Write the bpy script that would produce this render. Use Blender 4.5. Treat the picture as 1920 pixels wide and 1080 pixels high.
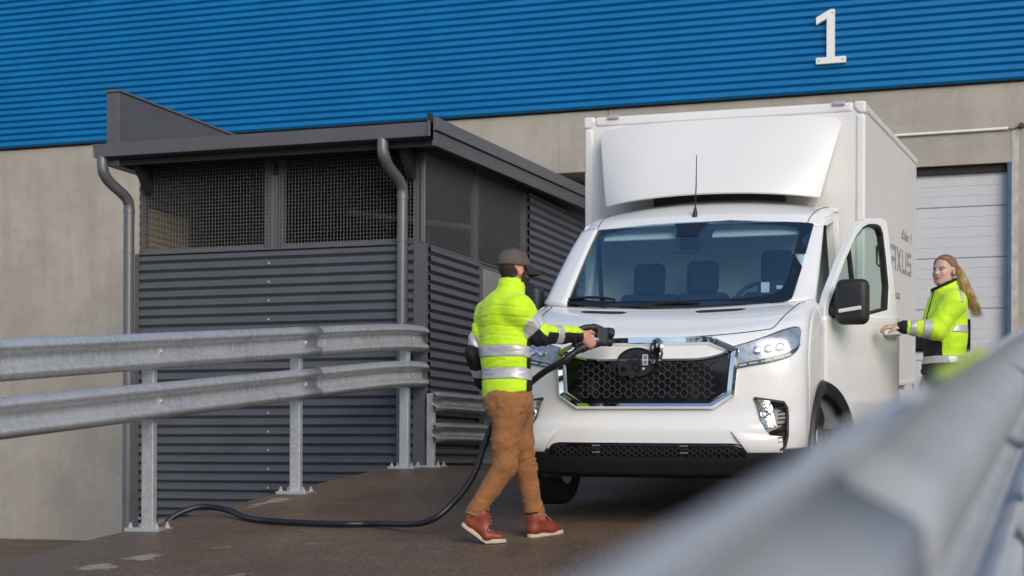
import bpy, bmesh, math, random
import numpy as np
from math import radians, sin, cos, pi, sqrt
from mathutils import Vector, Matrix, noise as mnoise
random.seed(7)
scene = bpy.context.scene
COL = scene.collection
for o in list(bpy.data.objects):
    bpy.data.objects.remove(o)

# ---------------------------------------------------------------- camera
YAW = radians(19.05)
cam_d = bpy.data.cameras.new('camera')
cam = bpy.data.objects.new('camera', cam_d)
COL.objects.link(cam)
cam.matrix_world = (Matrix.Translation((0, 0, 0.04)) @ Matrix.Rotation(YAW, 4, 'Z')
                    @ Matrix.Rotation(radians(90), 4, 'X') @ Matrix.Rotation(radians(0.25), 4, 'Z'))
cam_d.sensor_width = 36
cam_d.lens = 3093 / 1920 * 36
cam_d.shift_y = 326 / 1920
cam_d.clip_start = 0.03
cam_d.clip_end = 3000
cam_d.dof.use_dof = True
cam_d.dof.focus_distance = 11.8
cam_d.dof.aperture_fstop = 3.8
scene.camera = cam

# ---------------------------------------------------------------- world, sun, exposure
SUN_EL, SUN_AZ = radians(28), radians(141)      # azimuth of the sun measured clockwise from +Y
world = bpy.data.worlds.new('World')
scene.world = world
world.use_nodes = True
wn = world.node_tree.nodes
wl = world.node_tree.links
wn.clear()
sky = wn.new('ShaderNodeTexSky')
sky.sky_type = 'NISHITA'
sky.sun_disc = False
sky.sun_elevation = SUN_EL
sky.sun_rotation = SUN_AZ
sky.air_density = 1.0
sky.dust_density = 1.2
sky.ozone_density = 1.0
bg = wn.new('ShaderNodeBackground')
bg.inputs['Strength'].default_value = 0.14
wo = wn.new('ShaderNodeOutputWorld')
wl.new(sky.outputs[0], bg.inputs[0])
wl.new(bg.outputs[0], wo.inputs[0])
sun_d = bpy.data.lights.new('sun', 'SUN')
sun_d.energy = 1.3
sun_d.angle = radians(38)
sun_d.color = (1.0, 0.92, 0.82)
sun = bpy.data.objects.new('sun', sun_d)
COL.objects.link(sun)
sdir = Vector((sin(SUN_AZ) * cos(SUN_EL), cos(SUN_AZ) * cos(SUN_EL), sin(SUN_EL)))
sun.rotation_euler = sdir.to_track_quat('Z', 'Y').to_euler()
vs = scene.view_settings
vs.view_transform = 'Standard'
vs.look = 'None'
vs.exposure = 0.29
vs.gamma = 1.0
vs.use_curve_mapping = False
scene.cycles.max_bounces = 8
scene.cycles.transparent_max_bounces = 12
scene.cycles.sample_clamp_indirect = 6

# ---------------------------------------------------------------- materials
def M(name, col, rough=0.5, metal=0.0, var=0.0, vs_=6.0, bump=0.0, bs=60.0, coat=0.0, spec=0.5,
      stretch=(1, 1, 1), rvar=0.0, col2=None, sheen=0.0, detail=6.0):
    m = bpy.data.materials.new(name)
    m.use_nodes = True
    nt = m.node_tree
    b = nt.nodes['Principled BSDF']
    b.inputs['Base Color'].default_value = (*col, 1)
    b.inputs['Roughness'].default_value = rough
    b.inputs['Metallic'].default_value = metal
    b.inputs['Specular IOR Level'].default_value = spec
    b.inputs['Coat Weight'].default_value = coat
    b.inputs['Coat Roughness'].default_value = 0.05
    b.inputs['Sheen Weight'].default_value = sheen
    if var or bump or rvar:
        tc = nt.nodes.new('ShaderNodeTexCoord')
        mp = nt.nodes.new('ShaderNodeMapping')
        mp.inputs['Scale'].default_value = stretch
        nt.links.new(tc.outputs['Object'], mp.inputs[0])
        nz = nt.nodes.new('ShaderNodeTexNoise')
        nz.inputs['Scale'].default_value = vs_
        nz.inputs['Detail'].default_value = detail
        nz.inputs['Roughness'].default_value = 0.6
        nt.links.new(mp.outputs[0], nz.inputs['Vector'])
        if var:
            r = nt.nodes.new('ShaderNodeValToRGB')
            r.color_ramp.elements[0].position = 0.3
            r.color_ramp.elements[1].position = 0.7
            c2 = col2 or tuple(min(1, c * (1 + var)) for c in col)
            c1 = tuple(c * (1 - var) for c in col) if col2 is None else col
            r.color_ramp.elements[0].color = (*c1, 1)
            r.color_ramp.elements[1].color = (*c2, 1)
            nt.links.new(nz.outputs['Fac'], r.inputs[0])
            nt.links.new(r.outputs[0], b.inputs['Base Color'])
        if rvar:
            mr = nt.nodes.new('ShaderNodeMapRange')
            mr.inputs['From Min'].default_value = 0.3
            mr.inputs['From Max'].default_value = 0.7
            mr.inputs['To Min'].default_value = max(0.02, rough - rvar)
            mr.inputs['To Max'].default_value = min(1, rough + rvar)
            nt.links.new(nz.outputs['Fac'], mr.inputs[0])
            nt.links.new(mr.outputs[0], b.inputs['Roughness'])
        if bump:
            n2 = nt.nodes.new('ShaderNodeTexNoise')
            n2.inputs['Scale'].default_value = bs
            n2.inputs['Detail'].default_value = 4
            nt.links.new(mp.outputs[0], n2.inputs['Vector'])
            bp = nt.nodes.new('ShaderNodeBump')
            bp.inputs['Strength'].default_value = bump
            bp.inputs['Distance'].default_value = 0.01
            nt.links.new(n2.outputs['Fac'], bp.inputs['Height'])
            nt.links.new(bp.outputs[0], b.inputs['Normal'])
    return m

def nodes_of(m):
    return m.node_tree.nodes, m.node_tree.links, m.node_tree.nodes['Principled BSDF']

def mixcol(nt, fac, a, b):
    mx = nt.nodes.new('ShaderNodeMix')
    mx.data_type = 'RGBA'
    for sock, val in ((mx.inputs[0], fac), (mx.inputs[6], a), (mx.inputs[7], b)):
        if hasattr(val, 'is_output'):
            nt.links.new(val, sock)
        elif isinstance(val, tuple):
            sock.default_value = (*val, 1) if len(val) == 3 else val
        else:
            sock.default_value = val
    return mx.outputs[2]

def noise_fac(nt, vec, scale, lo, hi, detail=6, rough=0.6, kind='ShaderNodeTexNoise'):
    nz = nt.nodes.new(kind)
    nz.inputs['Scale'].default_value = scale
    if 'Detail' in nz.inputs:
        nz.inputs['Detail'].default_value = detail
        nz.inputs['Roughness'].default_value = rough
    nt.links.new(vec, nz.inputs['Vector'])
    mr = nt.nodes.new('ShaderNodeMapRange')
    mr.inputs['From Min'].default_value = lo
    mr.inputs['From Max'].default_value = hi
    nt.links.new(nz.outputs[0], mr.inputs[0])
    return mr.outputs[0], nz.outputs[0]

def mapped(nt, scale, coord='Object'):
    tc = nt.nodes.new('ShaderNodeTexCoord')
    mp = nt.nodes.new('ShaderNodeMapping')
    mp.inputs['Scale'].default_value = scale
    nt.links.new(tc.outputs[coord], mp.inputs[0])
    return mp.outputs[0]

def bump_node(nt, height, strength, dist, prev=None):
    bp = nt.nodes.new('ShaderNodeBump')
    bp.inputs['Strength'].default_value = strength
    bp.inputs['Distance'].default_value = dist
    nt.links.new(height, bp.inputs['Height'])
    if prev is not None:
        nt.links.new(prev, bp.inputs['Normal'])
    return bp.outputs[0]

# concrete: mottled, with vertical run-off stains and pin holes
def concrete(name, c):
    m = M(name, c, rough=0.85)
    nd, lk, b = nodes_of(m)
    nt = m.node_tree
    v = mapped(nt, (1, 1, 1))
    vstain = mapped(nt, (2.2, 2.2, 0.22))
    f1, h1 = noise_fac(nt, v, 1.1, 0.35, 0.68, 8)
    f2, h2 = noise_fac(nt, vstain, 1.6, 0.48, 0.75, 6)
    f3, h3 = noise_fac(nt, v, 26, 0.35, 0.7, 4)
    f4, h4 = noise_fac(nt, v, 5.5, 0.50, 0.70, 6, 0.7)
    f5, h5 = noise_fac(nt, v, 0.45, 0.5, 0.7, 4)
    a = mixcol(nt, f1, tuple(x * 0.80 for x in c), tuple(x * 1.12 for x in c))
    mul2 = nt.nodes.new('ShaderNodeMath'); mul2.operation = 'MULTIPLY'; mul2.inputs[1].default_value = 0.55
    lk.new(f2, mul2.inputs[0])
    a = mixcol(nt, mul2.outputs[0], a, tuple(x * 0.66 for x in c))
    mulf = nt.nodes.new('ShaderNodeMath'); mulf.operation = 'MULTIPLY'; mulf.inputs[1].default_value = 0.38
    lk.new(f3, mulf.inputs[0])
    a = mixcol(nt, mulf.outputs[0], a, tuple(x * 0.75 for x in c))
    mul4 = nt.nodes.new('ShaderNodeMath'); mul4.operation = 'MULTIPLY'; mul4.inputs[1].default_value = 0.35
    lk.new(f4, mul4.inputs[0])
    a = mixcol(nt, mul4.outputs[0], a, tuple(x * 0.62 for x in c))
    mul5 = nt.nodes.new('ShaderNodeMath'); mul5.operation = 'MULTIPLY'; mul5.inputs[1].default_value = 0.35
    lk.new(f5, mul5.inputs[0])
    a = mixcol(nt, mul5.outputs[0], a, (c[0] * 1.1, c[1] * 1.02, c[2] * 0.86))
    lk.new(a, b.inputs['Base Color'])
    lk.new(bump_node(nt, h3, 0.35, 0.006), b.inputs['Normal'])
    return m

m_concrete = concrete('concrete', (0.43, 0.395, 0.345))
m_plinth = concrete('plinth_concrete', (0.36, 0.34, 0.31))

# asphalt, wet, with aggregate and pale scuffed patches
def asphalt():
    m = M('wet_asphalt', (0.05, 0.045, 0.04), rough=0.4, spec=0.28)
    nt = m.node_tree
    nd, lk, b = nodes_of(m)
    v = mapped(nt, (1, 1, 1))
    f1, h1 = noise_fac(nt, v, 0.9, 0.35, 0.7, 8)
    f2, h2 = noise_fac(nt, v, 90, 0.4, 0.7, 3)
    vo = nt.nodes.new('ShaderNodeTexVoronoi')
    vo.inputs['Scale'].default_value = 105
    lk.new(v, vo.inputs['Vector'])
    f3 = nt.nodes.new('ShaderNodeMapRange')
    f3.inputs['From Min'].default_value = 0.72
    f3.inputs['From Max'].default_value = 1.0
    sc = nt.nodes.new('ShaderNodeSeparateColor')
    lk.new(vo.outputs['Color'], sc.inputs[0])
    lk.new(sc.outputs[0], f3.inputs[0])
    f4, h4 = noise_fac(nt, v, 1.7, 0.635, 0.70, 7, 0.7)
    a = mixcol(nt, f1, (0.122, 0.077, 0.047), (0.222, 0.150, 0.096))
    a = mixcol(nt, f2, a, (0.074, 0.047, 0.030))
    mu = nt.nodes.new('ShaderNodeMath'); mu.operation = 'MULTIPLY'; mu.inputs[1].default_value = 0.5
    lk.new(f3.outputs[0], mu.inputs[0])
    a = mixcol(nt, mu.outputs[0], a, (0.34, 0.27, 0.21))
    mu4 = nt.nodes.new('ShaderNodeMath'); mu4.operation = 'MULTIPLY'; mu4.inputs[1].default_value = 0.75
    lk.new(f4, mu4.inputs[0])
    a = mixcol(nt, mu4.outputs[0], a, (0.27, 0.235, 0.20))
    # pale scuffed patches where the surface is worn through
    fw, hw = noise_fac(nt, v, 7.0, 0.30, 0.70, 6, 0.65)
    for cx, cy, sx, sy in ((-5.37, 8.20, 4.2, 3.6), (-5.28, 8.62, 4.6, 4.6), (-5.86, 11.30, 7.5, 1.7), (-4.35, 8.05, 5.5, 7.0)):
        mp = nt.nodes.new('ShaderNodeMapping')
        mp.vector_type = 'POINT'
        mp.inputs['Location'].default_value = (-cx * sx, -cy * sy, 0)
        mp.inputs['Scale'].default_value = (sx, sy, 0)
        lk.new(v, mp.inputs[0])
        ln = nt.nodes.new('ShaderNodeVectorMath'); ln.operation = 'LENGTH'
        lk.new(mp.outputs[0], ln.inputs[0])
        sb = nt.nodes.new('ShaderNodeMath'); sb.operation = 'SUBTRACT'
        lk.new(fw, sb.inputs[0]); lk.new(ln.outputs['Value'], sb.inputs[1])
        mr = nt.nodes.new('ShaderNodeMapRange')
        mr.inputs['From Min'].default_value = -0.02
        mr.inputs['From Max'].default_value = 0.22
        mr.inputs['To Max'].default_value = 0.85
        lk.new(sb.outputs[0], mr.inputs[0])
        a = mixcol(nt, mr.outputs[0], a, (0.40, 0.33, 0.27))
    lk.new(a, b.inputs['Base Color'])
    rr = nt.nodes.new('ShaderNodeMapRange')
    rr.inputs['To Min'].default_value = 0.34
    rr.inputs['To Max'].default_value = 0.70
    lk.new(f1, rr.inputs[0])
    lk.new(rr.outputs[0], b.inputs['Roughness'])
    n1 = bump_node(nt, h2, 0.5, 0.006)
    n1 = bump_node(nt, vo.outputs['Distance'], 0.5, 0.004, n1)
    lk.new(n1, b.inputs['Normal'])
    return m
m_asphalt = asphalt()

# galvanised steel: spangle, wet streaks, dull
def galvanised(name, c, streak):
    m = M(name, c, rough=0.42, metal=0.5)
    nt = m.node_tree
    nd, lk, b = nodes_of(m)
    v = mapped(nt, (1, 1, 1))
    vo = nt.nodes.new('ShaderNodeTexVoronoi')
    vo.inputs['Scale'].default_value = 38
    lk.new(v, vo.inputs['Vector'])
    sc = nt.nodes.new('ShaderNodeSeparateColor')
    lk.new(vo.outputs['Color'], sc.inputs[0])
    vst = mapped(nt, streak)
    f2, h2 = noise_fac(nt, vst, 3.0, 0.4, 0.66, 5)
    f3, h3 = noise_fac(nt, v, 2.2, 0.35, 0.7, 6)
    a = mixcol(nt, sc.outputs[0], tuple(x * 0.80 for x in c), tuple(min(1, x * 1.16) for x in c))
    mu = nt.nodes.new('ShaderNodeMath'); mu.operation = 'MULTIPLY'; mu.inputs[1].default_value = 0.55
    lk.new(f2, mu.inputs[0])
    a = mixcol(nt, mu.outputs[0], a, tuple(x * 0.55 for x in c))
    a = mixcol(nt, f3, a, tuple(min(1, x * 1.05) for x in c))
    lk.new(a, b.inputs['Base Color'])
    rr = nt.nodes.new('ShaderNodeMapRange')
    rr.inputs['To Min'].default_value = 0.30
    rr.inputs['To Max'].default_value = 0.55
    lk.new(f2, rr.inputs[0])
    lk.new(rr.outputs[0], b.inputs['Roughness'])
    lk.new(bump_node(nt, h2, 0.12, 0.004), b.inputs['Normal'])
    return m
m_galv = galvanised('galvanised_steel', (0.60, 0.61, 0.62), (6, 9, 0.8))
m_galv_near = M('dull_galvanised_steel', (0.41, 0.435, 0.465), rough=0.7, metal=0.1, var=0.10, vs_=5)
m_galv_post = galvanised('galvanised_post', (0.55, 0.57, 0.57), (3, 3, 2))

m_blue = M('blue_cladding_paint', (0.001, 0.165, 0.42), rough=0.5, spec=0.3, var=0.07, vs_=1.2, rvar=0.08)
m_shed = M('grey_cladding_paint', (0.096, 0.102, 0.122), rough=0.45, var=0.10, vs_=3, rvar=0.08)
m_shedtrim = M('grey_trim_paint', (0.095, 0.096, 0.105), rough=0.45, var=0.08, vs_=4)
m_gutter = M('gutter_paint', (0.115, 0.118, 0.135), rough=0.4, var=0.06, vs_=4)
m_pipe = M('downpipe_paint', (0.15, 0.155, 0.165), rough=0.32, var=0.08, vs_=5, metal=0.3)
m_wire = M('mesh_wire', (0.19, 0.19, 0.19), rough=0.5, metal=0.2)
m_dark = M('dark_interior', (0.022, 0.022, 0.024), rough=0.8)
m_door = M('overhead_door_paint', (0.56, 0.57, 0.60), rough=0.5, var=0.05, vs_=4)
m_doorframe = M('blue_door_frame', (0.05, 0.10, 0.16), rough=0.5, var=0.2, vs_=10)
m_sheddoor = M('shed_door_paint', (0.26, 0.255, 0.25), rough=0.5, var=0.06, vs_=4)
m_white = M('white_vehicle_paint', (0.84, 0.84, 0.83), rough=0.26, coat=0.6, var=0.015, vs_=1.5)
m_boxw = M('white_box_panel', (0.78, 0.775, 0.765), rough=0.38, var=0.02, vs_=2.0, coat=0.15)
m_trimw = M('white_sign_plastic', (0.82, 0.81, 0.78), rough=0.5, var=0.03)
m_black = M('black_plastic', (0.016, 0.017, 0.020), rough=0.48, bump=0.12, bs=420)
m_bumper = M('bumper_plastic', (0.026, 0.030, 0.038), rough=0.42, bump=0.08, bs=420)
m_gloss = M('gloss_black', (0.005, 0.005, 0.007), rough=0.10)
m_chrome = M('chrome', (0.80, 0.81, 0.83), rough=0.06, metal=1.0)
m_rubber = M('tyre_rubber', (0.014, 0.014, 0.015), rough=0.75, bump=0.2, bs=90)
m_alloy = M('wheel_silver', (0.45, 0.45, 0.46), rough=0.35, metal=0.8)
m_hexbar = M('grille_plastic', (0.05, 0.05, 0.055), rough=0.35)
m_seat = M('seat_fabric', (0.016, 0.018, 0.024), rough=0.9, bump=0.15, bs=200)
m_cabin = M('cabin_grey', (0.16, 0.17, 0.18), rough=0.8, var=0.05)
m_liner = M('cabin_liner', (0.72, 0.76, 0.76), rough=0.8)
m_seal = M('rubber_seal', (0.010, 0.010, 0.011), rough=0.55)
m_textgrey = M('grey_lettering', (0.30, 0.30, 0.31), rough=0.5)
m_label = M('white_label', (0.72, 0.74, 0.78), rough=0.5)
m_orange = M('amber_lens', (0.75, 0.20, 0.02), rough=0.3)
m_frit = M('windscreen_border', (0.005, 0.009, 0.018), rough=0.07, coat=0.4)
m_hiviz = M('fluorescent_fabric', (0.60, 0.92, 0.012), rough=0.75, var=0.06, vs_=14, bump=0.25, bs=35, sheen=0.2)
m_hiviz2 = M('fluorescent_fabric_b', (0.58, 0.90, 0.012), rough=0.7, var=0.05, vs_=10, bump=0.2, bs=28, sheen=0.2)
m_refl = M('hiviz_strip', (0.55, 0.54, 0.56), rough=0.4, var=0.05, vs_=30, metal=0.25)
m_blackcloth = M('black_fabric', (0.010, 0.011, 0.013), rough=0.85, bump=0.2, bs=90)
m_trouser = M('rust_brown_cotton', (0.29, 0.122, 0.040), rough=0.9, var=0.20, vs_=11, bump=0.5, bs=34, stretch=(1, 1, 2.2), sheen=0.1)
m_jeans = M('blue_denim', (0.018, 0.045, 0.10), rough=0.9, var=0.25, vs_=20, bump=0.25, bs=120)
m_boot = M('red_brown_leather', (0.24, 0.045, 0.020), rough=0.42, var=0.18, vs_=14, bump=0.12, bs=80)
m_sole = M('cream_sole', (0.58, 0.50, 0.38), rough=0.7, var=0.08)
m_cap = M('taupe_cap', (0.118, 0.088, 0.083), rough=0.9, var=0.06, vs_=12, bump=0.25, bs=260)
m_capdark = M('dark_cap_brim', (0.022, 0.021, 0.022), rough=0.85)
m_hairdark = M('dark_brown_hair', (0.028, 0.016, 0.010), rough=0.65, bump=0.6, bs=150, stretch=(1, 1, 0.4))
m_blond = M('blonde_hair', (0.27, 0.15, 0.05), rough=0.42, var=0.4, vs_=30, bump=0.8, bs=110, stretch=(3, 3, 0.30), col2=(0.66, 0.45, 0.19))
m_blonddark = M('dark_blonde_hair', (0.16, 0.090, 0.042), rough=0.45, var=0.4, vs_=30, bump=0.6, bs=130, stretch=(1, 3, 3), col2=(0.34, 0.21, 0.10))
m_cable = M('black_cable', (0.012, 0.014, 0.020), rough=0.38)
m_rust = M('rusty_metal', (0.10, 0.045, 0.025), rough=0.8, var=0.4, vs_=30)

def skin_mat(name):
    m = M(name, (0.55, 0.30, 0.22), rough=0.5)
    nt = m.node_tree
    nd, lk, b = nodes_of(m)
    at = nt.nodes.new('ShaderNodeAttribute')
    at.attribute_name = 'tint'
    lk.new(at.outputs['Color'], b.inputs['Base Color'])
    b.inputs['Subsurface Weight'].default_value = 0.12
    b.inputs['Subsurface Radius'].default_value = (0.012, 0.005, 0.003)
    b.inputs['Subsurface Scale'].default_value = 1.0
    return m
m_skin = skin_mat('skin')

def glass_mat(name, tint, base=0.05, rough=0.0, refl=(1, 1, 1)):
    m = bpy.data.materials.new(name)
    m.use_nodes = True
    nt = m.node_tree
    nt.nodes.clear()
    out = nt.nodes.new('ShaderNodeOutputMaterial')
    tr = nt.nodes.new('ShaderNodeBsdfTransparent')
    tr.inputs[0].default_value = (*tint, 1)
    gl = nt.nodes.new('ShaderNodeBsdfGlossy')
    gl.inputs['Roughness'].default_value = rough
    gl.inputs['Color'].default_value = (*refl, 1)
    lw = nt.nodes.new('ShaderNodeLayerWeight')
    pw = nt.nodes.new('ShaderNodeMath')
    pw.operation = 'POWER'
    pw.inputs[1].default_value = 5.0
    nt.links.new(lw.outputs['Facing'], pw.inputs[0])
    ad = nt.nodes.new('ShaderNodeMath')
    ad.operation = 'MULTIPLY_ADD'
    ad.use_clamp = True
    ad.inputs[1].default_value = 1 - base
    ad.inputs[2].default_value = base
    nt.links.new(pw.outputs[0], ad.inputs[0])
    mx = nt.nodes.new('ShaderNodeMixShader')
    nt.links.new(ad.outputs[0], mx.inputs[0])
    nt.links.new(tr.outputs[0], mx.inputs[1])
    nt.links.new(gl.outputs[0], mx.inputs[2])
    nt.links.new(mx.outputs[0], out.inputs[0])
    return m
m_glass = glass_mat('windscreen_glass', (0.80, 0.94, 0.98), 0.27, refl=(0.45, 0.80, 1.0))
m_doorglass = glass_mat('door_glass', (0.80, 0.90, 0.87), 0.06)
m_lens = glass_mat('lamp_lens', (0.93, 0.95, 0.97), 0.05)
m_pane = glass_mat('dark_window_glass', (0.25, 0.25, 0.25), 0.10)

# ---------------------------------------------------------------- mesh helpers
class MB:
    def __init__(s):
        s.v = []
        s.f = []
    def add(s, vs, fs):
        o = len(s.v)
        s.v += [tuple(map(float, p)) for p in vs]
        s.f += [tuple(i + o for i in f) for f in fs]
        return s
    def box(s, lo, hi):
        x0, y0, z0 = lo
        x1, y1, z1 = hi
        return s.add([(x0, y0, z0), (x1, y0, z0), (x1, y1, z0), (x0, y1, z0), (x0, y0, z1), (x1, y0, z1), (x1, y1, z1), (x0, y1, z1)],
                     [(0, 3, 2, 1), (4, 5, 6, 7), (0, 1, 5, 4), (1, 2, 6, 5), (2, 3, 7, 6), (3, 0, 4, 7)])
    def obox(s, mat, size):
        hx, hy, hz = (k / 2 for k in size)
        n = len(s.v)
        s.box((-hx, -hy, -hz), (hx, hy, hz))
        for i in range(n, len(s.v)):
            s.v[i] = tuple(mat @ Vector(s.v[i]))
        return s
    def tube(s, path, r, n=10, caps=True, squash=None):
        P = [Vector(p) for p in path]
        R = r if isinstance(r, (list, tuple)) else [r] * len(P)
        up = None
        vs, fs = [], []
        for i, p in enumerate(P):
            t = (P[min(i + 1, len(P) - 1)] - P[max(i - 1, 0)]).normalized()
            if up is None:
                a = Vector((0, 0, 1)) if abs(t.z) < 0.9 else Vector((1, 0, 0))
                up = (a - t * a.dot(t)).normalized()
            else:
                up = (up - t * up.dot(t)).normalized()
            sd = t.cross(up)
            for k in range(n):
                an = 2 * pi * k / n
                vs.append(p + (up * cos(an) + sd * sin(an)) * R[i])
        for i in range(len(P) - 1):
            for k in range(n):
                a, b = i * n + k, i * n + (k + 1) % n
                fs.append((a, a + n, b + n, b))
        if caps:
            fs.append(tuple(range(n)))
            fs.append(tuple(range(len(vs) - 1, len(vs) - n - 1, -1)))
        return s.add(vs, fs)
    def grid(s, fn, us, vs_, flip=False):
        nu, nv = len(us), len(vs_)
        vs = [fn(u, v) for v in vs_ for u in us]
        fs = []
        for j in range(nv - 1):
            for i in range(nu - 1):
                q = (j * nu + i, j * nu + i + 1, (j + 1) * nu + i + 1, (j + 1) * nu + i)
                fs.append(q[::-1] if flip else q)
        return s.add(vs, fs)
    def lathe(s, prof, n, fn):          # prof: (r, h); fn maps (cos*r, sin*r, h) to a point
        vs = [fn(r * cos(2 * pi * k / n), r * sin(2 * pi * k / n), h) for r, h in prof for k in range(n)]
        fs = []
        for i in range(len(prof) - 1):
            for k in range(n):
                a, b = i * n + k, i * n + (k + 1) % n
                fs.append((a, b, b + n, a + n))
        return s.add(vs, fs)
    def prism(s, poly, fn, h0, h1):      # polygon (a,b) extruded from h0 to h1; fn(a,b,h)
        n = len(poly)
        vs = [fn(a, b, h0) for a, b in poly] + [fn(a, b, h1) for a, b in poly]
        fs = [tuple(range(n)), tuple(range(2 * n - 1, n - 1, -1))]
        fs += [(i, i + n, (i + 1) % n + n, (i + 1) % n) for i in range(n)]
        return s.add(vs, fs)
    def ring(s, outer, inner, fn, h0, h1):
        n = len(outer)
        vs = [fn(a, b, h) for h in (h0, h1) for a, b in outer] + [fn(a, b, h) for h in (h0, h1) for a, b in inner]
        fs = []
        for i in range(n):
            j = (i + 1) % n
            fs += [(i, j, n + j, n + i), (2 * n + i, 3 * n + i, 3 * n + j, 2 * n + j), (n + i, n + j, 3 * n + j, 3 * n + i), (i, 2 * n + i, 2 * n + j, j)]
        return s.add(vs, fs)
    def mesh(s, name, mats=None):
        me = bpy.data.meshes.new(name)
        me.from_pydata(s.v, [], s.f)
        bm = bmesh.new()
        bm.from_mesh(me)
        bmesh.ops.recalc_face_normals(bm, faces=bm.faces)
        bm.to_mesh(me)
        bm.free()
        return me
    def build(s, name, mat, parent=None, smooth=None, bevel=0, seg=2, loc=None, keep=False, solid=0):
        if keep:
            me = bpy.data.meshes.new(name)
            me.from_pydata(s.v, [], s.f)
        else:
            me = s.mesh(name)
        return link(name, me, mat, parent, smooth, bevel, seg, loc, solid)

def link(name, me, mat, parent=None, smooth=None, bevel=0, seg=2, loc=None, solid=0):
    if mat is not None and not me.materials:
        me.materials.append(mat)
    if smooth is not None:
        me.polygons.foreach_set('use_smooth', [True] * len(me.polygons))
        if smooth < 179:
            me.set_sharp_from_angle(angle=radians(smooth))
    o = bpy.data.objects.new(name, me)
    COL.objects.link(o)
    o.parent = parent
    if loc is not None:
        o.location = loc
    if solid:
        md = o.modifiers.new('thickness', 'SOLIDIFY')
        md.thickness = solid
        md.offset = -1
    if bevel:
        md = o.modifiers.new('bevel', 'BEVEL')
        md.width = bevel
        md.segments = seg
        md.limit_method = 'ANGLE'
        md.angle_limit = radians(40)
    return o

def tag(o, label=None, cat=None, group=None, kind=None):
    if label: o['label'] = label
    if cat: o['category'] = cat
    if group: o['group'] = group
    if kind: o['kind'] = kind
    return o

def thing(name, label, cat, loc=(0, 0, 0), rot=(0, 0, 0), group=None):
    o = bpy.data.objects.new(name, None)
    COL.objects.link(o)
    o.location = loc
    o.rotation_euler = rot
    o.empty_display_size = 0.2
    return tag(o, label, cat, group)

def lin(a, b, n):
    return [a + (b - a) * i / (n - 1) for i in range(n)]

def spline(pts, n):
    P = [Vector(p) for p in pts]
    P = [2 * P[0] - P[1]] + P + [2 * P[-1] - P[-2]]
    out = []
    for i in range(1, len(P) - 2):
        for k in range(n):
            t = k / n
            a, b, c, d = P[i - 1:i + 3]
            out.append(0.5 * ((2 * b) + (c - a) * t + (2 * a - 5 * b + 4 * c - d) * t * t + (3 * b - a - 3 * c + d) * t ** 3))
    out.append(P[-2])
    return out
# ================================================================ SETTING
def ramp_z(s):
    z = -0.212 + 0.0966 * (s - 11.956)
    k = 0.03                                     # soft knee where the ramp meets the level apron
    return -math.log(1 + math.exp(-z / k)) * k if z < 0.3 else 0.0

YARD = -1.12
mb = MB()
mb.add([(-300, -300, YARD), (300, -300, YARD), (300, 300, YARD), (-300, 300, YARD)], [(0, 1, 2, 3)])
tag(mb.build('ground', m_asphalt), kind='structure')

mb = MB()
ss = lin(-9, 20.46, 150)
ts = lin(-6.06, 0.45, 40)
def rtop(t, s):
    e = 0.0
    if t < -6.0:
        e = 0.05 * mnoise.noise((s * 1.7, 3.1, 0)) + 0.02 * mnoise.noise((s * 7, 1.1, 0))
    return (t + e, s, ramp_z(s) + 0.006 * mnoise.noise((t * 0.9, s * 0.9, 0)))
mb.grid(rtop, ts, ss)
n = len(ts)
for side, idx in ((-1, 0), (1, n - 1)):
    top = [mb.v[j * n + idx] for j in range(len(ss))]
    o = len(mb.v)
    mb.v += [(p[0], p[1], YARD - 0.1) for p in top]
    for j in range(len(ss) - 1):
        q = (j * n + idx, (j + 1) * n + idx, o + j + 1, o + j)
        mb.f.append(q if side > 0 else q[::-1])
tag(mb.build('ramp', m_asphalt, smooth=40, keep=True), kind='structure')
mb = MB().box((0.455, 14.3, YARD - 0.1), (40, 20.46, -0.004))
tag(mb.build('loading_apron', m_asphalt), kind='structure')

# ---------------------------------------------------------------- trapezoidal profiled sheet
def profile_pts(z0, z1, pitch, depth, ph=0.0):
    out = []
    pat = ((0.0, 1), (0.46, 1), (0.53, 0), (0.68, 0))
    k = math.floor((z0 - ph) / pitch) - 1
    pts = []
    while ph + k * pitch < z1 + pitch:
        for a, d in pat:
            pts.append((ph + (k + a) * pitch, d * depth))
        k += 1
    for i, (z, d) in enumerate(pts):
        if z0 < z < z1:
            out.append((z, d))
    def at(z):
        for (za, da), (zb, db) in zip(pts, pts[1:]):
            if za <= z <= zb:
                return da + (db - da) * (z - za) / (zb - za)
        return 0
    return [(z0, at(z0))] + out + [(z1, at(z1))]

def sheet(name, mat, parent, a0, a1, z0, z1, fn, pitch=0.0915, depth=0.034, ph=0.0):
    mb = MB()
    pr = profile_pts(z0, z1, pitch, depth, ph)
    na = max(2, int((a1 - a0) / 1.2) + 1)
    mb.grid(lambda a, k: fn(a, pr[k][1], pr[k][0]), lin(a0, a1, na), range(len(pr)))
    return mb.build(name, mat, parent, keep=True)

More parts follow.
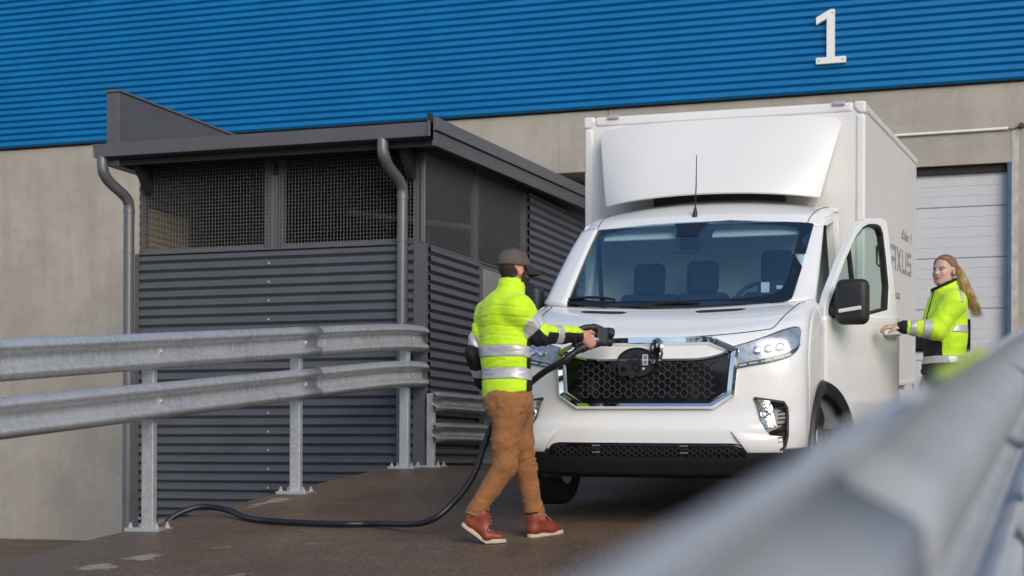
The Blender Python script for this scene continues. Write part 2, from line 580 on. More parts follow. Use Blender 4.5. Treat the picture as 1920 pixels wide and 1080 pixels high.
# ---------------------------------------------------------------- warehouse
WS = 20.5
wh = thing('warehouse', 'long warehouse with blue corrugated cladding above a bare concrete wall', 'building', (-6, WS, 0))
O = Vector((-6, WS, 0))
def wpart(mb, name, mat, par=None, **k):
    mb.v = [tuple(Vector(p) - O) for p in mb.v]
    return mb.build(name, mat, par or wh, **k)
BZ = 4.585
TH = 0.30
wpart(MB().box((-45, WS, -1.3), (-20.01, WS + TH, BZ)), 'concrete_panel', m_concrete)
wpart(MB().box((-19.99, WS, -1.3), (-6.457, WS + TH, BZ)), 'concrete_panel', m_concrete, bevel=0.008)
wpart(MB().box((-6.457, WS, 3.80), (-5.795, WS + TH, BZ)), 'concrete_panel', m_concrete, bevel=0.008)
mb = MB()
mb.box((-5.783, WS, 3.80), (-4.70, WS + TH, BZ)).box((-4.70, WS, -1.3), (-4.20, WS + TH, BZ)).box((-4.20, WS, 3.637), (-0.85, WS + TH, BZ))
mb.box((-0.85, WS, -1.3), (9.0, WS + TH, BZ))
wpart(mb, 'concrete_panel', m_concrete)
wpart(MB().box((9.012, WS, -1.3), (30, WS + TH, BZ)), 'concrete_panel', m_concrete)
wpart(MB().box((-6.6, WS + 0.9, -0.2), (-4.1, WS + 1.0, 4.2)), 'recess_wall', M('recess_paint', (0.16, 0.17, 0.20), rough=0.6))
wpart(MB().box((-6.60, WS + TH, -0.2), (-6.50, WS + 0.9, 4.2)).box((-4.2, WS + TH + 0.02, -0.2), (-4.12, WS + 0.9, 4.2)).box((-6.6, WS + TH, 3.82), (-4.1, WS + 0.9, 3.92)), 'recess_lining', m_concrete)
# blue cladding, flashing under it
sheet('blue_cladding', m_blue, wh, -45 + 6, 30 + 6, BZ + 0.02, 9.0, lambda a, d, z: (a, -0.05 - d, z), pitch=0.0925, depth=0.034, ph=BZ - 0.045)
wpart(MB().box((-45, WS - 0.045, BZ + 0.012), (30, WS + TH, BZ + 0.03)), 'drip_flashing', m_dark)
wpart(MB().box((-45, WS - 0.04, BZ + 0.032), (30, WS + TH, 9.0)), 'cladding_backing', m_blue)
wpart(MB().box((-45, WS - 0.1, 9.0), (30, WS + 0.5, 9.1)), 'roof_capping', m_shedtrim)
wpart(MB().box((-45, WS + 0.5, 8.6), (30, WS + 30, 8.7)), 'roof', m_shedtrim)
# dock door
DS = WS + 0.12
od = bpy.data.objects.new('overhead_door', MB().box((-4.30 + 6, 0.50, -0.1), (-0.75 + 6, 0.56, 3.9)).mesh('overhead_door_back'))
od.data.materials.append(m_dark)
COL.objects.link(od)
od.parent = wh
ph = 0.617
for k in range(6):
    z0 = 0.06 + k * ph
    mb = MB()
    prof = []
    for q in range(5):
        za = z0 + 0.006 + q * (ph - 0.012) / 5
        zb = z0 + 0.006 + (q + 1) * (ph - 0.012) / 5
        prof += [(za + 0.006, 0.0), (zb - 0.006, 0.0), (zb, 0.004)]
    prof = [(z0, 0.02), (z0 + 0.006, 0.004)] + prof + [(z0 + ph - 0.001, 0.02)]
    mb.grid(lambda a, i: (a, DS + prof[i][1], prof[i][0]), [-4.2, -0.85], range(len(prof)))
    p = wpart(mb, 'door_panel', m_door, od, smooth=20, keep=True)
mb = MB()
po = [(-1.97, 1.405), (-1.272, 1.405), (-1.272, 1.785), (-1.97, 1.785)]
pi_ = [(-1.925, 1.455), (-1.317, 1.455), (-1.317, 1.735), (-1.925, 1.735)]
mb.ring(po, pi_, lambda a, b, h: (a, DS - h, b), -0.01, 0.03)
wpart(mb, 'window_frame', m_gloss, od, bevel=0.006)
wpart(MB().box((-1.93, DS - 0.008, 1.45), (-1.31, DS - 0.004, 1.74)), 'window_pane', m_pane, od)
mb = MB()
po2 = [(a - 1.35, b) for a, b in po]
wpart(MB().ring(po2, [(a - 1.35, b) for a, b in pi_], lambda a, b, h: (a, DS - h, b), -0.01, 0.03), 'window_frame', m_gloss, od, bevel=0.006)
wpart(MB().box((-3.28, DS - 0.008, 1.45), (-2.66, DS - 0.004, 1.74)), 'window_pane', m_pane, od)
wpart(MB().box((-0.852, WS - 0.012, 0.0), (-0.80, WS + 0.10, 3.64)), 'door_jamb', m_doorframe, bevel=0.006)
wpart(MB().box((-0.799, WS - 0.006, 0.0), (-0.72, WS + 0.05, 4.02)), 'patched_mortar_strip', M('pale_mortar', (0.47, 0.45, 0.41), rough=0.9, var=0.25, vs_=9))
wpart(MB().box((-4.26, WS + 0.301, -0.1), (-4.20, WS + 0.49, 3.8)).box((-4.25, WS + 0.301, 3.637), (-0.80, WS + 0.52, 3.75)), 'door_reveal', m_dark)
wpart(MB().box((-4.2, DS - 0.05, 3.545), (-0.853, DS + 0.02, 3.70)), 'lintel_shade_strip', m_dark)  # added dark strip paints the shade of the lintel soffit
# white conduit, its cable and junction box
wpart(MB().tube([(-2.6, WS - 0.025, 4.025), (-0.84, WS - 0.025, 4.035)], 0.018, 10), 'conduit', m_trimw, smooth=40)
wpart(MB().tube(spline([(-0.84, WS - 0.02, 4.035), (-0.79, WS - 0.03, 4.02), (-0.74, WS - 0.03, 4.04), (-0.70, WS - 0.02, 4.055)], 6), 0.007, 6), 'cable_tail', m_rust, smooth=60)
wpart(MB().lathe([(0.0, -0.05), (0.028, -0.05), (0.034, -0.035), (0.034, 0.0)], 12, lambda a, b, h: (-0.69 + a, WS + h, 4.06 + b)), 'cable_outlet', m_rust, smooth=40)

# the digit on the cladding
sg = thing('number_sign', 'white digit one fixed high on the blue corrugated cladding', 'sign', (-2.93, WS - 0.1, 4.94))
poly = [(-3.108, 4.940), (-2.744, 4.940), (-2.744, 5.020), (-2.882, 5.020), (-2.882, 5.605), (-2.935, 5.605), (-3.108, 5.515), (-3.108, 5.425), (-2.978, 5.492), (-2.978, 5.020), (-3.108, 5.020)]
mb = MB().prism([(a + 2.93, b - 4.94) for a, b in poly], lambda a, b, h: (a, h, b), -0.03, 0.02)
mb.build('digit', m_trimw, sg, bevel=0.004)
for a, b in ((-2.91, 5.56), (-3.07, 4.98), (-2.78, 4.98)):
    MB().lathe([(0, -0.036), (0.008, -0.035), (0.009, -0.028)], 8, lambda x, y, h: (a + 2.93 + x, h, b - 4.94 + y)).build('rivet', m_rust, sg)

# ---------------------------------------------------------------- shed
SX0, SX1, SF, SB = -9.0, -5.88, 14.5, 20.42
sh = thing('equipment_shed', 'dark grey corrugated shed with wire mesh band and lean-to roof', 'shed', (-7.4, 17.4, YARD))
SO = Vector((-7.4, 17.4, YARD))
def spart(mb, name, mat, par=None, **k):
    if par is None:
        par = sh
    mb.v = [tuple(Vector(p) - SO) for p in mb.v]
    return mb.build(name, mat, par, **k)
def ssheet(name, a0, a1, z0, z1, fn):
    return sheet(name, m_shed, sh, a0, a1, z0 , z1, lambda a, d, z: tuple(Vector(fn(a, d, z)) - SO), ph=0.03)
spart(MB().box((SX0 + 0.02, SF + 0.05, YARD - 0.1), (SX1 - 0.02, SB, -0.50)), 'plinth', m_plinth)
ssheet('front_cladding', SX0, -5.99, -0.50, 2.105, lambda a, d, z: (a, SF - d, z))
ssheet('side_cladding', 14.54, 15.90, -0.02, 2.085, lambda a, d, z: (SX1 + d, a, z))
ssheet('side_cladding', 16.96, 17.50, -0.02, 2.085, lambda a, d, z: (SX1 + d, a, z))
ssheet('side_cladding', 17.50, SB, -0.02, 3.05, lambda a, d, z: (SX1 + d, a, z))
ssheet('left_side_cladding', 14.6, SB, -0.6, 3.02, lambda a, d, z: (SX0 - 0.02 - d, a, z))
spart(MB().box((SX0 + 0.0, 15.6, 1.4), (SX0 + 0.012, SB, 3.0)), 'shaded_wall_lining', m_dark)  # dark colour puts shade into the inner wall beyond the lit patch
sheet('sunlit_wall_patch', M('sunlit_lining', (0.27, 0.235, 0.165), rough=0.8), sh, 14.62, 15.45, 1.4, 2.60, lambda a, d, z: tuple(Vector((SX0 + 0.012 + d, a, z)) - SO), pitch=0.06, depth=0.012)  # pale sheet paints the sunlit front part of the left inner wall
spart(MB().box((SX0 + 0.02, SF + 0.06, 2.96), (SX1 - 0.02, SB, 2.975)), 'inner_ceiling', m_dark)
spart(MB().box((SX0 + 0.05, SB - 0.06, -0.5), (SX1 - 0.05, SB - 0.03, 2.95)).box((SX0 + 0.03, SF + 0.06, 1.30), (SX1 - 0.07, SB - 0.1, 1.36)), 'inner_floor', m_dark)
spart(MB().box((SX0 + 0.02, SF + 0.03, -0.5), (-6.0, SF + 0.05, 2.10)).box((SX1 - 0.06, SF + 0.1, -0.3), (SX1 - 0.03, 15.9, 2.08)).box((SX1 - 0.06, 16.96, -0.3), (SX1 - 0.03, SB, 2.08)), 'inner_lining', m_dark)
# corner and edge trims
spart(MB().box((-5.985, SF - 0.048, -1.0), (SX1 + 0.016, SF - 0.041, 2.11)).box((SX1 + 0.009, SF - 0.041, -0.05), (SX1 + 0.016, SF + 0.03, 2.11)), 'corner_trim', m_shedtrim)
spart(MB().box((SX0 - 0.02, SF - 0.044, -0.9), (SX0 + 0.03, SF - 0.036, 2.11)), 'corner_trim', m_shedtrim)
spart(MB().box((SX0, SF - 0.038, 2.104), (-6.03, SF + 0.03, 2.118)), 'cladding_cap', m_shedtrim)
spart(MB().box((SX1 - 0.03, SF + 0.08, 2.083), (SX1 + 0.038, 17.49, 2.098)), 'cladding_cap', m_shedtrim)
# screws up the middle of the front
scr = None
for k in range(16):
    z = -0.44 + k * 0.183
    if z > 2.08: break
    if scr is None:
        mb = MB().lathe([(0, -0.014), (0.007, -0.013), (0.008, -0.004), (0.012, -0.003), (0.012, 0.002)], 8, lambda a, b, h: (a, h, b))
        scr = mb.mesh('screw')
        scr.materials.append(m_galv)
    o = bpy.data.objects.new('screw', scr)
    COL.objects.link(o)
    o.parent = sh
    o.location = Vector((-7.52, SF - 0.034, 0.05 + round((z) / 0.0915) * 0.0915)) - SO
# wire mesh
def wire_panel(a0, a1, z0, z1, fn, sp=0.034):
    mb = MB()
    r = 0.0021
    def bar(p, q):
        p, q = Vector(p), Vector(q)
        t = (q - p).normalized()
        u = Vector((0, 0, 1)) if abs(t.z) < 0.5 else Vector((1, 0, 0)) if abs(t.x) < 0.5 else Vector((0, 1, 0))
        w = t.cross(u)
        vs = [c + k for c in (p, q) for k in (u * r, w * r, -u * r, -w * r)]
        mb.add(vs, [(0, 1, 5, 4), (1, 2, 6, 5), (2, 3, 7, 6), (3, 0, 4, 7)])
    na = int((a1 - a0) / sp)
    for i in range(na + 1):
        a = a0 + (a1 - a0) * i / na
        bar(fn(a, 0, z0), fn(a, 0, z1))
    nz = int((z1 - z0) / sp)
    for i in range(nz + 1):
        z = z0 + (z1 - z0) * i / nz
        bar(fn(a0, 0.004, z), fn(a1, 0.004, z))
    return tag(spart(mb, 'wire_mesh', m_wire), kind='stuff')
wire_panel(SX0 + 0.01, -7.50, 2.12, 3.0, lambda a, d, z: (a, SF - 0.01 - d, z))
wire_panel(-7.49, -6.0, 2.12, 3.0, lambda a, d, z: (a, SF - 0.01 - d, z))
wire_panel(SF + 0.01, 15.92, 2.10, 3.05, lambda a, d, z: (SX1 + 0.01 + d, a, z))
wire_panel(15.93, 17.48, 2.10, 3.05, lambda a, d, z: (SX1 + 0.01 + d, a, z))
for a0, a1 in ((SX0 + 0.0, SX0 + 0.06), (-7.60, -7.53), (-7.45, -7.39), (-6.02, -5.96)):
    spart(MB().box((a0, SF + 0.02, 2.10), (a1, SF + 0.09, 3.02)), 'mesh_post', m_shedtrim, bevel=0.004)
spart(MB().box((-7.53, SF + 0.015, 2.12), (-7.45, SF + 0.02, 2.84)), 'splice_plate', m_pipe)
spart(MB().box((-5.935, SF + 0.0, 2.12), (SX1 - 0.012, SF + 0.04, 2.98)), 'mesh_post', m_pipe, bevel=0.004)
for s0 in (15.90, 17.46):
    spart(MB().box((SX1 - 0.07, s0, 2.10), (SX1 - 0.01, s0 + 0.05, 3.05)), 'mesh_post', m_shedtrim, bevel=0.004)
spart(MB().box((SX0 + 0.06, SF + 0.015, 2.125), (-7.6, SF + 0.05, 2.165)), 'mesh_rail', m_pipe)
spart(MB().box((-7.39, SF + 0.015, 2.125), (-6.02, SF + 0.05, 2.165)), 'mesh_rail', m_pipe)
# equipment inside
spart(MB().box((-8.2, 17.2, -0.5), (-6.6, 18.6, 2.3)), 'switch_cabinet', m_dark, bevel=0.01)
spart(MB().tube([(-7.2, 15.6, 2.62), (-6.2, 16.6, 2.55)], 0.04, 8), 'inner_brace', m_shedtrim, smooth=60)
# side door
sd = spart(MB().box((SX1 - 0.01, 15.91, 0.0), (SX1 + 0.03, 16.95, 2.075)), 'door_frame', m_shedtrim)
sdo = spart(MB().box((SX1 + 0.0, 16.0, 0.02), (SX1 + 0.042, 16.90, 2.03)), 'door', m_sheddoor, bevel=0.004)
spart(MB().box((SX1 + 0.043, 16.03, 0.98), (SX1 + 0.08, 16.06, 1.14)), 'door_handle', m_black, sdo, bevel=0.006)
# roof, fascias, gutter
RS = 0.026
def roofz(s, z): return z + RS * (s - 14.15)
def slab(t0, t1, s0, s1, z0, z1):
    mb = MB().box((t0, s0, 0), (t1, s1, 1))
    mb.v = [(x, y, roofz(y, z0 if z < 0.5 else z1)) for x, y, z in mb.v]
    return mb
spart(slab(-8.99, -5.68, 14.16, SB + 0.06, 3.02, 3.13), 'roof', m_shedtrim)
spart(slab(-5.679, -5.64, 14.14, SB + 0.06, 2.955, 3.085), 'verge_board', m_shedtrim, bevel=0.003)
spart(slab(-5.685, -5.615, 14.12, SB + 0.06, 3.092, 3.21), 'verge_flashing', m_gutter, bevel=0.004)
spart(MB().box((-9.0, 14.16, 2.955), (-5.68, 14.185, 3.02)), 'eaves_board', m_dark)  # dark colour on board and soffit paints the shadow beneath the gutter
spart(slab(-9.0, -5.70, 14.19, 14.60, 2.985, 3.0), 'soffit', m_dark)
mb = MB()
gp = [(14.15, 3.15), (14.15, 3.025), (14.03, 3.025), (14.01, 3.15), (14.02, 3.15), (14.04, 3.036), (14.14, 3.036), (14.14, 3.15)]
mb.prism(gp, lambda a, b, h: (h, a, b), -9.225, -5.665)
spart(mb, 'gutter', m_gutter, bevel=0.003)
spart(MB().box((-5.664, 14.0, 3.02), (-5.655, 14.155, 3.16)), 'gutter_end', m_pipe)
spart(MB().box((-5.69, 14.05, 3.02), (-5.655, 14.115, 3.235)), 'verge_end', m_dark)
spart(MB().box((-9.145, 14.13, 2.95), (-9.0, SB, 3.68)), 'parapet_wall', m_shedtrim, bevel=0.006)
spart(MB().box((-9.16, 14.115, 3.681), (-8.985, SB, 3.70)), 'parapet_coping', m_gutter)
# rafters ends seen under the eaves
for t in (-8.9, -6.05):
    mb = MB().prism([(14.2, 2.98), (14.5, 2.98), (14.5, 2.72), (14.44, 2.72)], lambda a, b, h: (h, a, b), t, t + 0.06)
    spart(mb, 'eaves_bracket', m_dark)
# downpipes
def pipe(t0, t1, zb):
    pts = [(t0, 14.08, 3.06), (t0, 14.08, 2.93), (t0 + 0.005, 14.10, 2.87), (t0 + (t1 - t0) * 0.2, 14.18, 2.80), (t0 + (t1 - t0) * 0.8, 14.34, 2.70), (t1, 14.40, 2.64), (t1, 14.42, 2.57), (t1, 14.42, 2.3)]
    p = spart(MB().tube(spline(pts, 6) + [(t1, 14.42, zb)], 0.054, 18), 'downpipe', m_pipe, smooth=50)
    for z in (2.52, 2.12, 0.42, -0.35):
        if z > zb + 0.1:
            spart(MB().tube([(t1, 14.42, z), (t1, 14.42, z + 0.045)], 0.058, 18), 'pipe_collar', m_pipe, p, smooth=50)
    ek = [(t0 + 0.004, 14.095, 2.895), (t0 + 0.01, 14.115, 2.855), (t0 + (t1 - t0) * 0.15, 14.15, 2.825)]
    for q, e in enumerate(ek):
        e2 = (Vector(e) + Vector((0.002, 0.008, -0.009)))
        spart(MB().tube([e, e2], 0.0565, 18), 'elbow_ridge', m_pipe, p, smooth=50)
pipe(-6.145, -6.088, -0.9)
pipe(-9.155, -9.065, YARD)
spart(MB().box((-8.93, SF + 0.0, -0.95), (-8.80, SF + 0.05, -0.50)), 'vent_box', m_dark)

# ---------------------------------------------------------------- guard rails
WP = [(0.0, 0.0), (0.010, -0.004), (0.030, 0.006), (0.048, 0.018), (0.058, 0.032), (0.058, 0.044), (0.050, 0.056), (0.026, 0.068), (0.008, 0.077), (0.001, 0.086), (0.0, 0.115)]
WP = WP + [(d, 0.23 - z) for d, z in reversed(WP[:-1])]
WP[-2] = (0.012, 0.234)
def wbeam(parent, org, mat, s0, s1, zf, fn, scale=1.0, flare=None, n=18):
    mb = MB()
    ss_ = lin(s0, s1, n)
    if flare:
        ss_ += [s1 + flare * k / 6 for k in range(1, 7)]
    def f(k, i):
        s = ss_[i]
        d, z = WP[k]
        zc = (z - 0.115) * scale
        w = 1.0
        off = 0.0
        if flare and s > s1:
            q = (s - s1) / flare
            w = 1 - 0.10 * q
            off = -0.05 * q * q
            d = d * (1 - 0.8 * q * q)
        return tuple(Vector(fn(d * scale + off, s, zf(s) + 0.115 * scale + zc * w)) - org)
    mb.grid(f, range(len(WP)), range(len(ss_)))
    return mb.build('beam', mat, parent, smooth=50, keep=True, solid=0.004)

def post(parent, org, t, s, zt, wt=0.09, ws=0.055, zb=None, plate=True):
    zb = ramp_z(s) if zb is None else zb
    mb = MB()
    # folded C section, open to the rear
    mb.box((t - wt / 2, s - ws / 2, zb), (t + wt / 2, s + ws / 2, zt))
    mb.v = [tuple(Vector(p) - org) for p in mb.v]
    p = mb.build('post', m_galv_post, parent, bevel=0.006)
    if plate:
        mb = MB().box((t - 0.13, s - 0.10, zb - 0.02), (t + 0.13, s + 0.10, zb + 0.014))
        mb.v = [tuple(Vector(q) - org) for q in mb.v]
        bp = mb.build('base_plate', m_galv_post, p, bevel=0.003)
        for dx, dy in ((-0.10, -0.07), (0.10, -0.07), (-0.10, 0.07), (0.10, 0.07)):
            mb = MB().lathe([(0, 0.05), (0.008, 0.05), (0.008, 0.032), (0.016, 0.032), (0.016, 0.014)], 6, lambda a, b, h: (t + dx + a - org.x, s + dy + b - org.y, zb + h - org.z))
            mb.build('anchor_bolt', m_galv, p)
    return p

def rail_bolt(parent, org, t, s, z, sgn):
    mb = MB()
    mb.box((t, s - 0.022, z - 0.022), (t + sgn * 0.006, s + 0.022, z + 0.022))
    mb.lathe([(0, 0.018), (0.010, 0.017), (0.013, 0.006)], 10, lambda a, b, h: (t + sgn * h, s + a, z + b))
    mb.v = [tuple(Vector(q) - org) for q in mb.v]
    mb.build('rail_bolt', m_galv, parent, bevel=0.003)

G1 = Vector((-5.93, 9.7, ramp_z(9.7)))
gr = thing('guard_rail', 'double galvanised crash barrier on posts along the ramp edge before the shed', 'guard rail', G1)
tb = lambda s: ramp_z(s) + 1.09
tl = lambda s: ramp_z(s) + 0.755
for zf in (tb, tl):
    wbeam(gr, G1, m_galv, 3.0, 12.16, zf, lambda d, s, z: (-5.885 + d, s, z), n=24)
    wbeam(gr, G1, m_galv, 12.06, 14.40, zf, lambda d, s, z: (-5.889 + d, s, z), flare=0.26)
for s in (5.36, 7.56, 9.72, 11.92, 14.16):
    post(gr, G1, -5.945, s, ramp_z(s) + 1.325)
    for zf in (tb, tl):
        rail_bolt(gr, G1, -5.882, s + 0.03, zf(s) + 0.115, 1)
G2 = Vector((-5.70, 15, 0))
g2 = thing('guard_rail', 'low weathered crash barrier running along the shed side wall', 'guard rail', G2)
m_galv_old = galvanised('weathered_steel', (0.36, 0.36, 0.36), (5, 1, 4))
for z0 in (0.235, 0.525):
    wbeam(g2, G2, m_galv_old, 14.30, 20.2, lambda s: z0 + ramp_z(s), lambda d, s, z: (-5.735 + d, s, z), scale=0.76)
for s in (14.42, 16.6, 18.8):
    post(g2, G2, -5.785, s, 0.68, wt=0.07, ws=0.06)

G3 = Vector((-0.12, 3.6, ramp_z(3.6)))
g3 = thing('guard_rail', 'galvanised crash barrier on the opposite ramp edge, close and out of focus', 'guard rail', G3)
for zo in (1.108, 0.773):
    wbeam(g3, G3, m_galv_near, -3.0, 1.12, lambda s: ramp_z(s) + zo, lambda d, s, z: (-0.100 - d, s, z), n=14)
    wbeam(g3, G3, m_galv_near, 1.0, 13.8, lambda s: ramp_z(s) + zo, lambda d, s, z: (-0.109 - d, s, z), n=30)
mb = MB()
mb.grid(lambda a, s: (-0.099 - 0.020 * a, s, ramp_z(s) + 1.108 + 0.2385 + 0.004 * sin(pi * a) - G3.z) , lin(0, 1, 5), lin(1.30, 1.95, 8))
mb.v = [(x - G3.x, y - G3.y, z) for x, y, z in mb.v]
mb.build('hiviz_strip', M('hiviz_glint', (0.45, 0.58, 0.04), rough=0.5), g3, keep=True)  # yellow strip paints a hi-vis reflection on the wet rail top
for s in (-1.0, 3.4, 5.6, 7.8, 10.0, 12.2):
    post(g3, G3, -0.055, s, ramp_z(s) + 1.30)

# added trees, unseen behind the camera, darken what grille and chrome reflect
rt = random.Random(3)
mb = MB()
for k in range(5200):
    t = rt.uniform(-75, 75)
    top = 11 + 4.5 * mnoise.noise((t * 0.09, 0.3, 0)) + 2.0 * mnoise.noise((t * 0.37, 4.3, 0))
    z = rt.uniform(0, 1) ** 0.8 * top
    s = -52 + rt.uniform(-4, 4) * (1 - 0.6 * z / top)
    r = rt.uniform(0.5, 1.1)
    c = Vector((t, s, YARD + z))
    n1 = Vector((rt.gauss(0, 1), rt.gauss(0, 1), rt.gauss(0, 1))).normalized()
    n2 = n1.orthogonal().normalized()
    n3 = n1.cross(n2)
    mb.add([c + n2 * r, c + n3 * r * 0.8, c - n2 * r, c - n3 * r * 0.8], [(0, 1, 2, 3)])
tag(mb.build('reflection_trees', M('reflection_foliage', (0.045, 0.060, 0.022), rough=0.8, var=0.4, vs_=0.4), keep=True), 'unseen dark trees added behind the camera to darken reflections', 'trees', kind='stuff')
# ================================================================ BOX TRUCK
VM = (Matrix.Translation((-2.6209, 10.1168, -0.31)) @ Matrix.Rotation(-0.0101, 4, 'Z') @ Matrix.Rotation(0.0599, 4, 'X') @ Matrix.Rotation(0.0072, 4, 'Y'))
van = thing('box_truck', 'white electric box truck with its charging flap and driver door open', 'truck')
van.matrix_world = VM

# rows of the cab skin: centre y, z | edge x, y, z | exponent of the plan curve
ROWS = [(0.12, 0.265, 0.88, 0.50, 0.275, 2.6), (0.035, 0.345, 0.945, 0.44, 0.355, 2.7), (0.0, 0.405, 0.975, 0.42, 0.415, 2.8),
        (0.0, 0.49, 0.985, 0.40, 0.50, 2.8), (0.008, 0.57, 0.985, 0.39, 0.58, 2.8), (0.048, 0.635, 0.985, 0.385, 0.655, 2.8),
        (0.066, 0.78, 0.985, 0.38, 0.80, 2.8), (0.080, 0.95, 0.98, 0.385, 0.97, 2.7), (0.098, 1.075, 0.975, 0.43, 1.10, 2.6),
        (0.130, 1.130, 0.97, 0.51, 1.195, 2.5), (0.22, 1.180, 0.96, 0.64, 1.27, 2.5), (0.45, 1.262, 0.955, 0.80, 1.33, 2.5),
        (0.66, 1.320, 0.945, 0.92, 1.365, 2.5), (0.745, 1.340, 0.935, 0.98, 1.385, 2.5), (1.05, 1.595, 0.915, 1.235, 1.60, 2.4),
        (1.34, 1.815, 0.895, 1.47, 1.79, 2.4), (1.565, 1.975, 0.875, 1.66, 1.925, 2.4), (1.68, 2.045, 0.875, 1.75, 1.985, 2.3),
        (1.92, 2.140, 0.89, 1.95, 2.045, 2.3), (2.25, 2.195, 0.905, 2.25, 2.085, 2.3)]
def rowat(v):
    i = min(max(int(math.floor(v)), 0), len(ROWS) - 2)
    t = v - i
    a, b, c, d = (ROWS[min(max(i + k, 0), len(ROWS) - 1)] for k in (-1, 0, 1, 2))
    return [0.5 * (2 * q + (r - p) * t + (2 * p - 5 * q + 4 * r - w) * t * t + (3 * q - p - 3 * r + w) * t ** 3) for p, q, r, w in zip(a, b, c, d)]
def shell(u, v, off=0.0):
    yc, zc, xe, ye, ze, n = rowat(v)
    a = min(abs(u), 1.0)
    g = 1 - (1 - a ** n) ** (1 / n)
    p = Vector((xe * u, yc + (ye - yc) * g, zc + (ze - zc) * a ** 2.2))
    if off:
        e = 1e-3
        du = shell(min(u + e, 0.9995), v) - shell(min(u + e, 0.9995) - 2 * e, v)
        dv = shell(u, v + e) - shell(u, v - e)
        nrm = du.cross(dv).normalized()
        if nrm.y > 0.2 or nrm.z < -0.9:
            nrm = -nrm
        p = p + nrm * off
    return p
def F(x, z, off=0.0):                     # point of the cab skin in front of (x, z)
    lo, hi = 0.0, 16.0
    for _ in range(26):
        m = (lo + hi) / 2
        xe = rowat(m)[2]
        u = max(-0.999, min(0.999, x / xe))
        if shell(u, m).z < z: lo = m
        else: hi = m
    return shell(u, m, off)
US = [sin(a) for a in lin(-pi / 2, pi / 2, 61)]
def skin(name, mat, v0, v1, nv, us=US, off=0.0, par=None, **k):
    mb = MB()
    mb.grid(lambda u, v: shell(u, v, off), us, lin(v0, v1, nv))
    return mb.build(name, mat, par or van, smooth=42, keep=True, solid=0.012, **k)
body = skin('front_body', m_white, 2.25, 13.02, 66)
skin('lower_bumper', m_bumper, 0, 2.28, 10, off=0.004)
roof = skin('cab_roof', m_white, 16.0, 19, 20)
def ulim(v):
    return 0.865 + (0.93 - 0.865) * min(max((v - 13) / 3, 0), 1)
for sg in (-1, 1):
    mb = MB()
    mb.grid(lambda a, v: shell(sg * (0.925 * ulim(v) + (1 - 0.925 * ulim(v)) * a), v), [sin(a) for a in lin(0, pi / 2, 8)], lin(12.98, 16.05, 16))
    mb.build('windscreen_pillar', m_white, van, smooth=42, keep=True, solid=0.03)
# windscreen with its black border
def ws_pt(a, b, off):                      # a in -1..1 across, b in 0..1 up
    v = 12.98 + 3.06 * b
    r = 0.13
    s = 1.0
    if b < r: s = 1 - 0.075 * (1 - sqrt(max(0, 1 - ((r - b) / r) ** 2)))
    if b > 0.96: s = 1 - 0.02 * (1 - sqrt(max(0, 1 - ((b - 0.96) / 0.04) ** 2)))
    return shell(a * ulim(v) * s, v, off)
wsg = MB().grid(lambda a, b: ws_pt(a, b, 0.006), lin(-0.995, 0.995, 41), lin(0.004, 0.996, 26)).build('windscreen', m_glass, van, smooth=60, keep=True)
mb = MB()
N = 96
def sq(t, ax, b0, b1, e):
    c, s = cos(t), sin(t)
    x = math.copysign(abs(c) ** (2 / e), c)
    y = math.copysign(abs(s) ** (2 / e), s)
    return ax * x, (b0 + b1) / 2 + (b1 - b0) / 2 * y
fr = []
for k in range(N + 1):
    t = 2 * pi * k / N
    oa, ob = sq(t, 1.0, 0.0, 1.0, 60)
    ia, ib = sq(t, 0.905, 0.085, 0.925, 9)
    fr.append(((oa, ob), (ia, ib)))
mb.grid(lambda w, k: ws_pt(fr[k][0][0] * (1 - w) + fr[k][1][0] * w, fr[k][0][1] * (1 - w) + fr[k][1][1] * w, 0.008), lin(0, 1, 5), range(N + 1))
mb.build('windscreen_border', m_frit, wsg, smooth=60, keep=True)
# sensor housing behind the top of the screen, inner mirror
mb = MB().grid(lambda a, b: ws_pt(-0.055 + a * (0.10 + 0.055 * b ** 2), 0.74 + 0.22 * b, 0.0085), lin(-1, 1, 7), lin(0, 1, 6))
mb.build('sensor_housing', m_frit, wsg, smooth=60, keep=True)
mb = MB().obox(Matrix.Translation((-0.05, 1.53, 1.83)) @ Matrix.Rotation(0.4, 4, 'X'), (0.15, 0.10, 0.09))
mb.build('sensor_box', m_black, van, bevel=0.02, seg=3)
MB().tube([(-0.17, 1.50, 1.765), (-0.05, 1.49, 1.755), (0.07, 1.50, 1.772)], [0.006, 0.012, 0.006], 8).build('cabin_mirror', m_black, van, smooth=60)

# panel gaps: thin dark grooves that follow the skin
def groove(pts, parent=None, r=0.0035, name='panel_gap'):
    return MB().tube(pts, r, 6).build(name, m_seal, parent or body, smooth=80)
groove([shell(u, 9.05 + 0.25 * abs(u) ** 3, 0.0005) for u in lin(-0.80, 0.80, 50)])
for sg in (-1, 1):
    groove([shell(sg * u, 9.2 + (12.9 - 9.2) * t, 0.0005) for t, u in zip(lin(0, 1, 20), [0.80 + 0.13 * t ** 0.7 for t in lin(0, 1, 20)])])
    groove([shell(sg * (0.88 + 0.02 * t), 16.1 + 2.9 * t, 0.001) for t in lin(0, 1, 14)], roof, r=0.003)

# hood vents
for x0, x1 in ((-0.60, -0.27), (0.20, 0.53)):
    mb = MB()
    def vp(a, b):
        x = x0 + (x1 - x0) * a
        h = 0.055 * sqrt(max(0.0, 1 - (2 * a - 1) ** 8))
        return shell(x / 0.95, 11.72 + b * 6 * h * 0.5, 0.0035)
    mb.grid(vp, lin(0, 1, 14), [-1, 0, 1])
    mb.build('hood_vent', m_black, body, smooth=60, keep=True, solid=0.004)

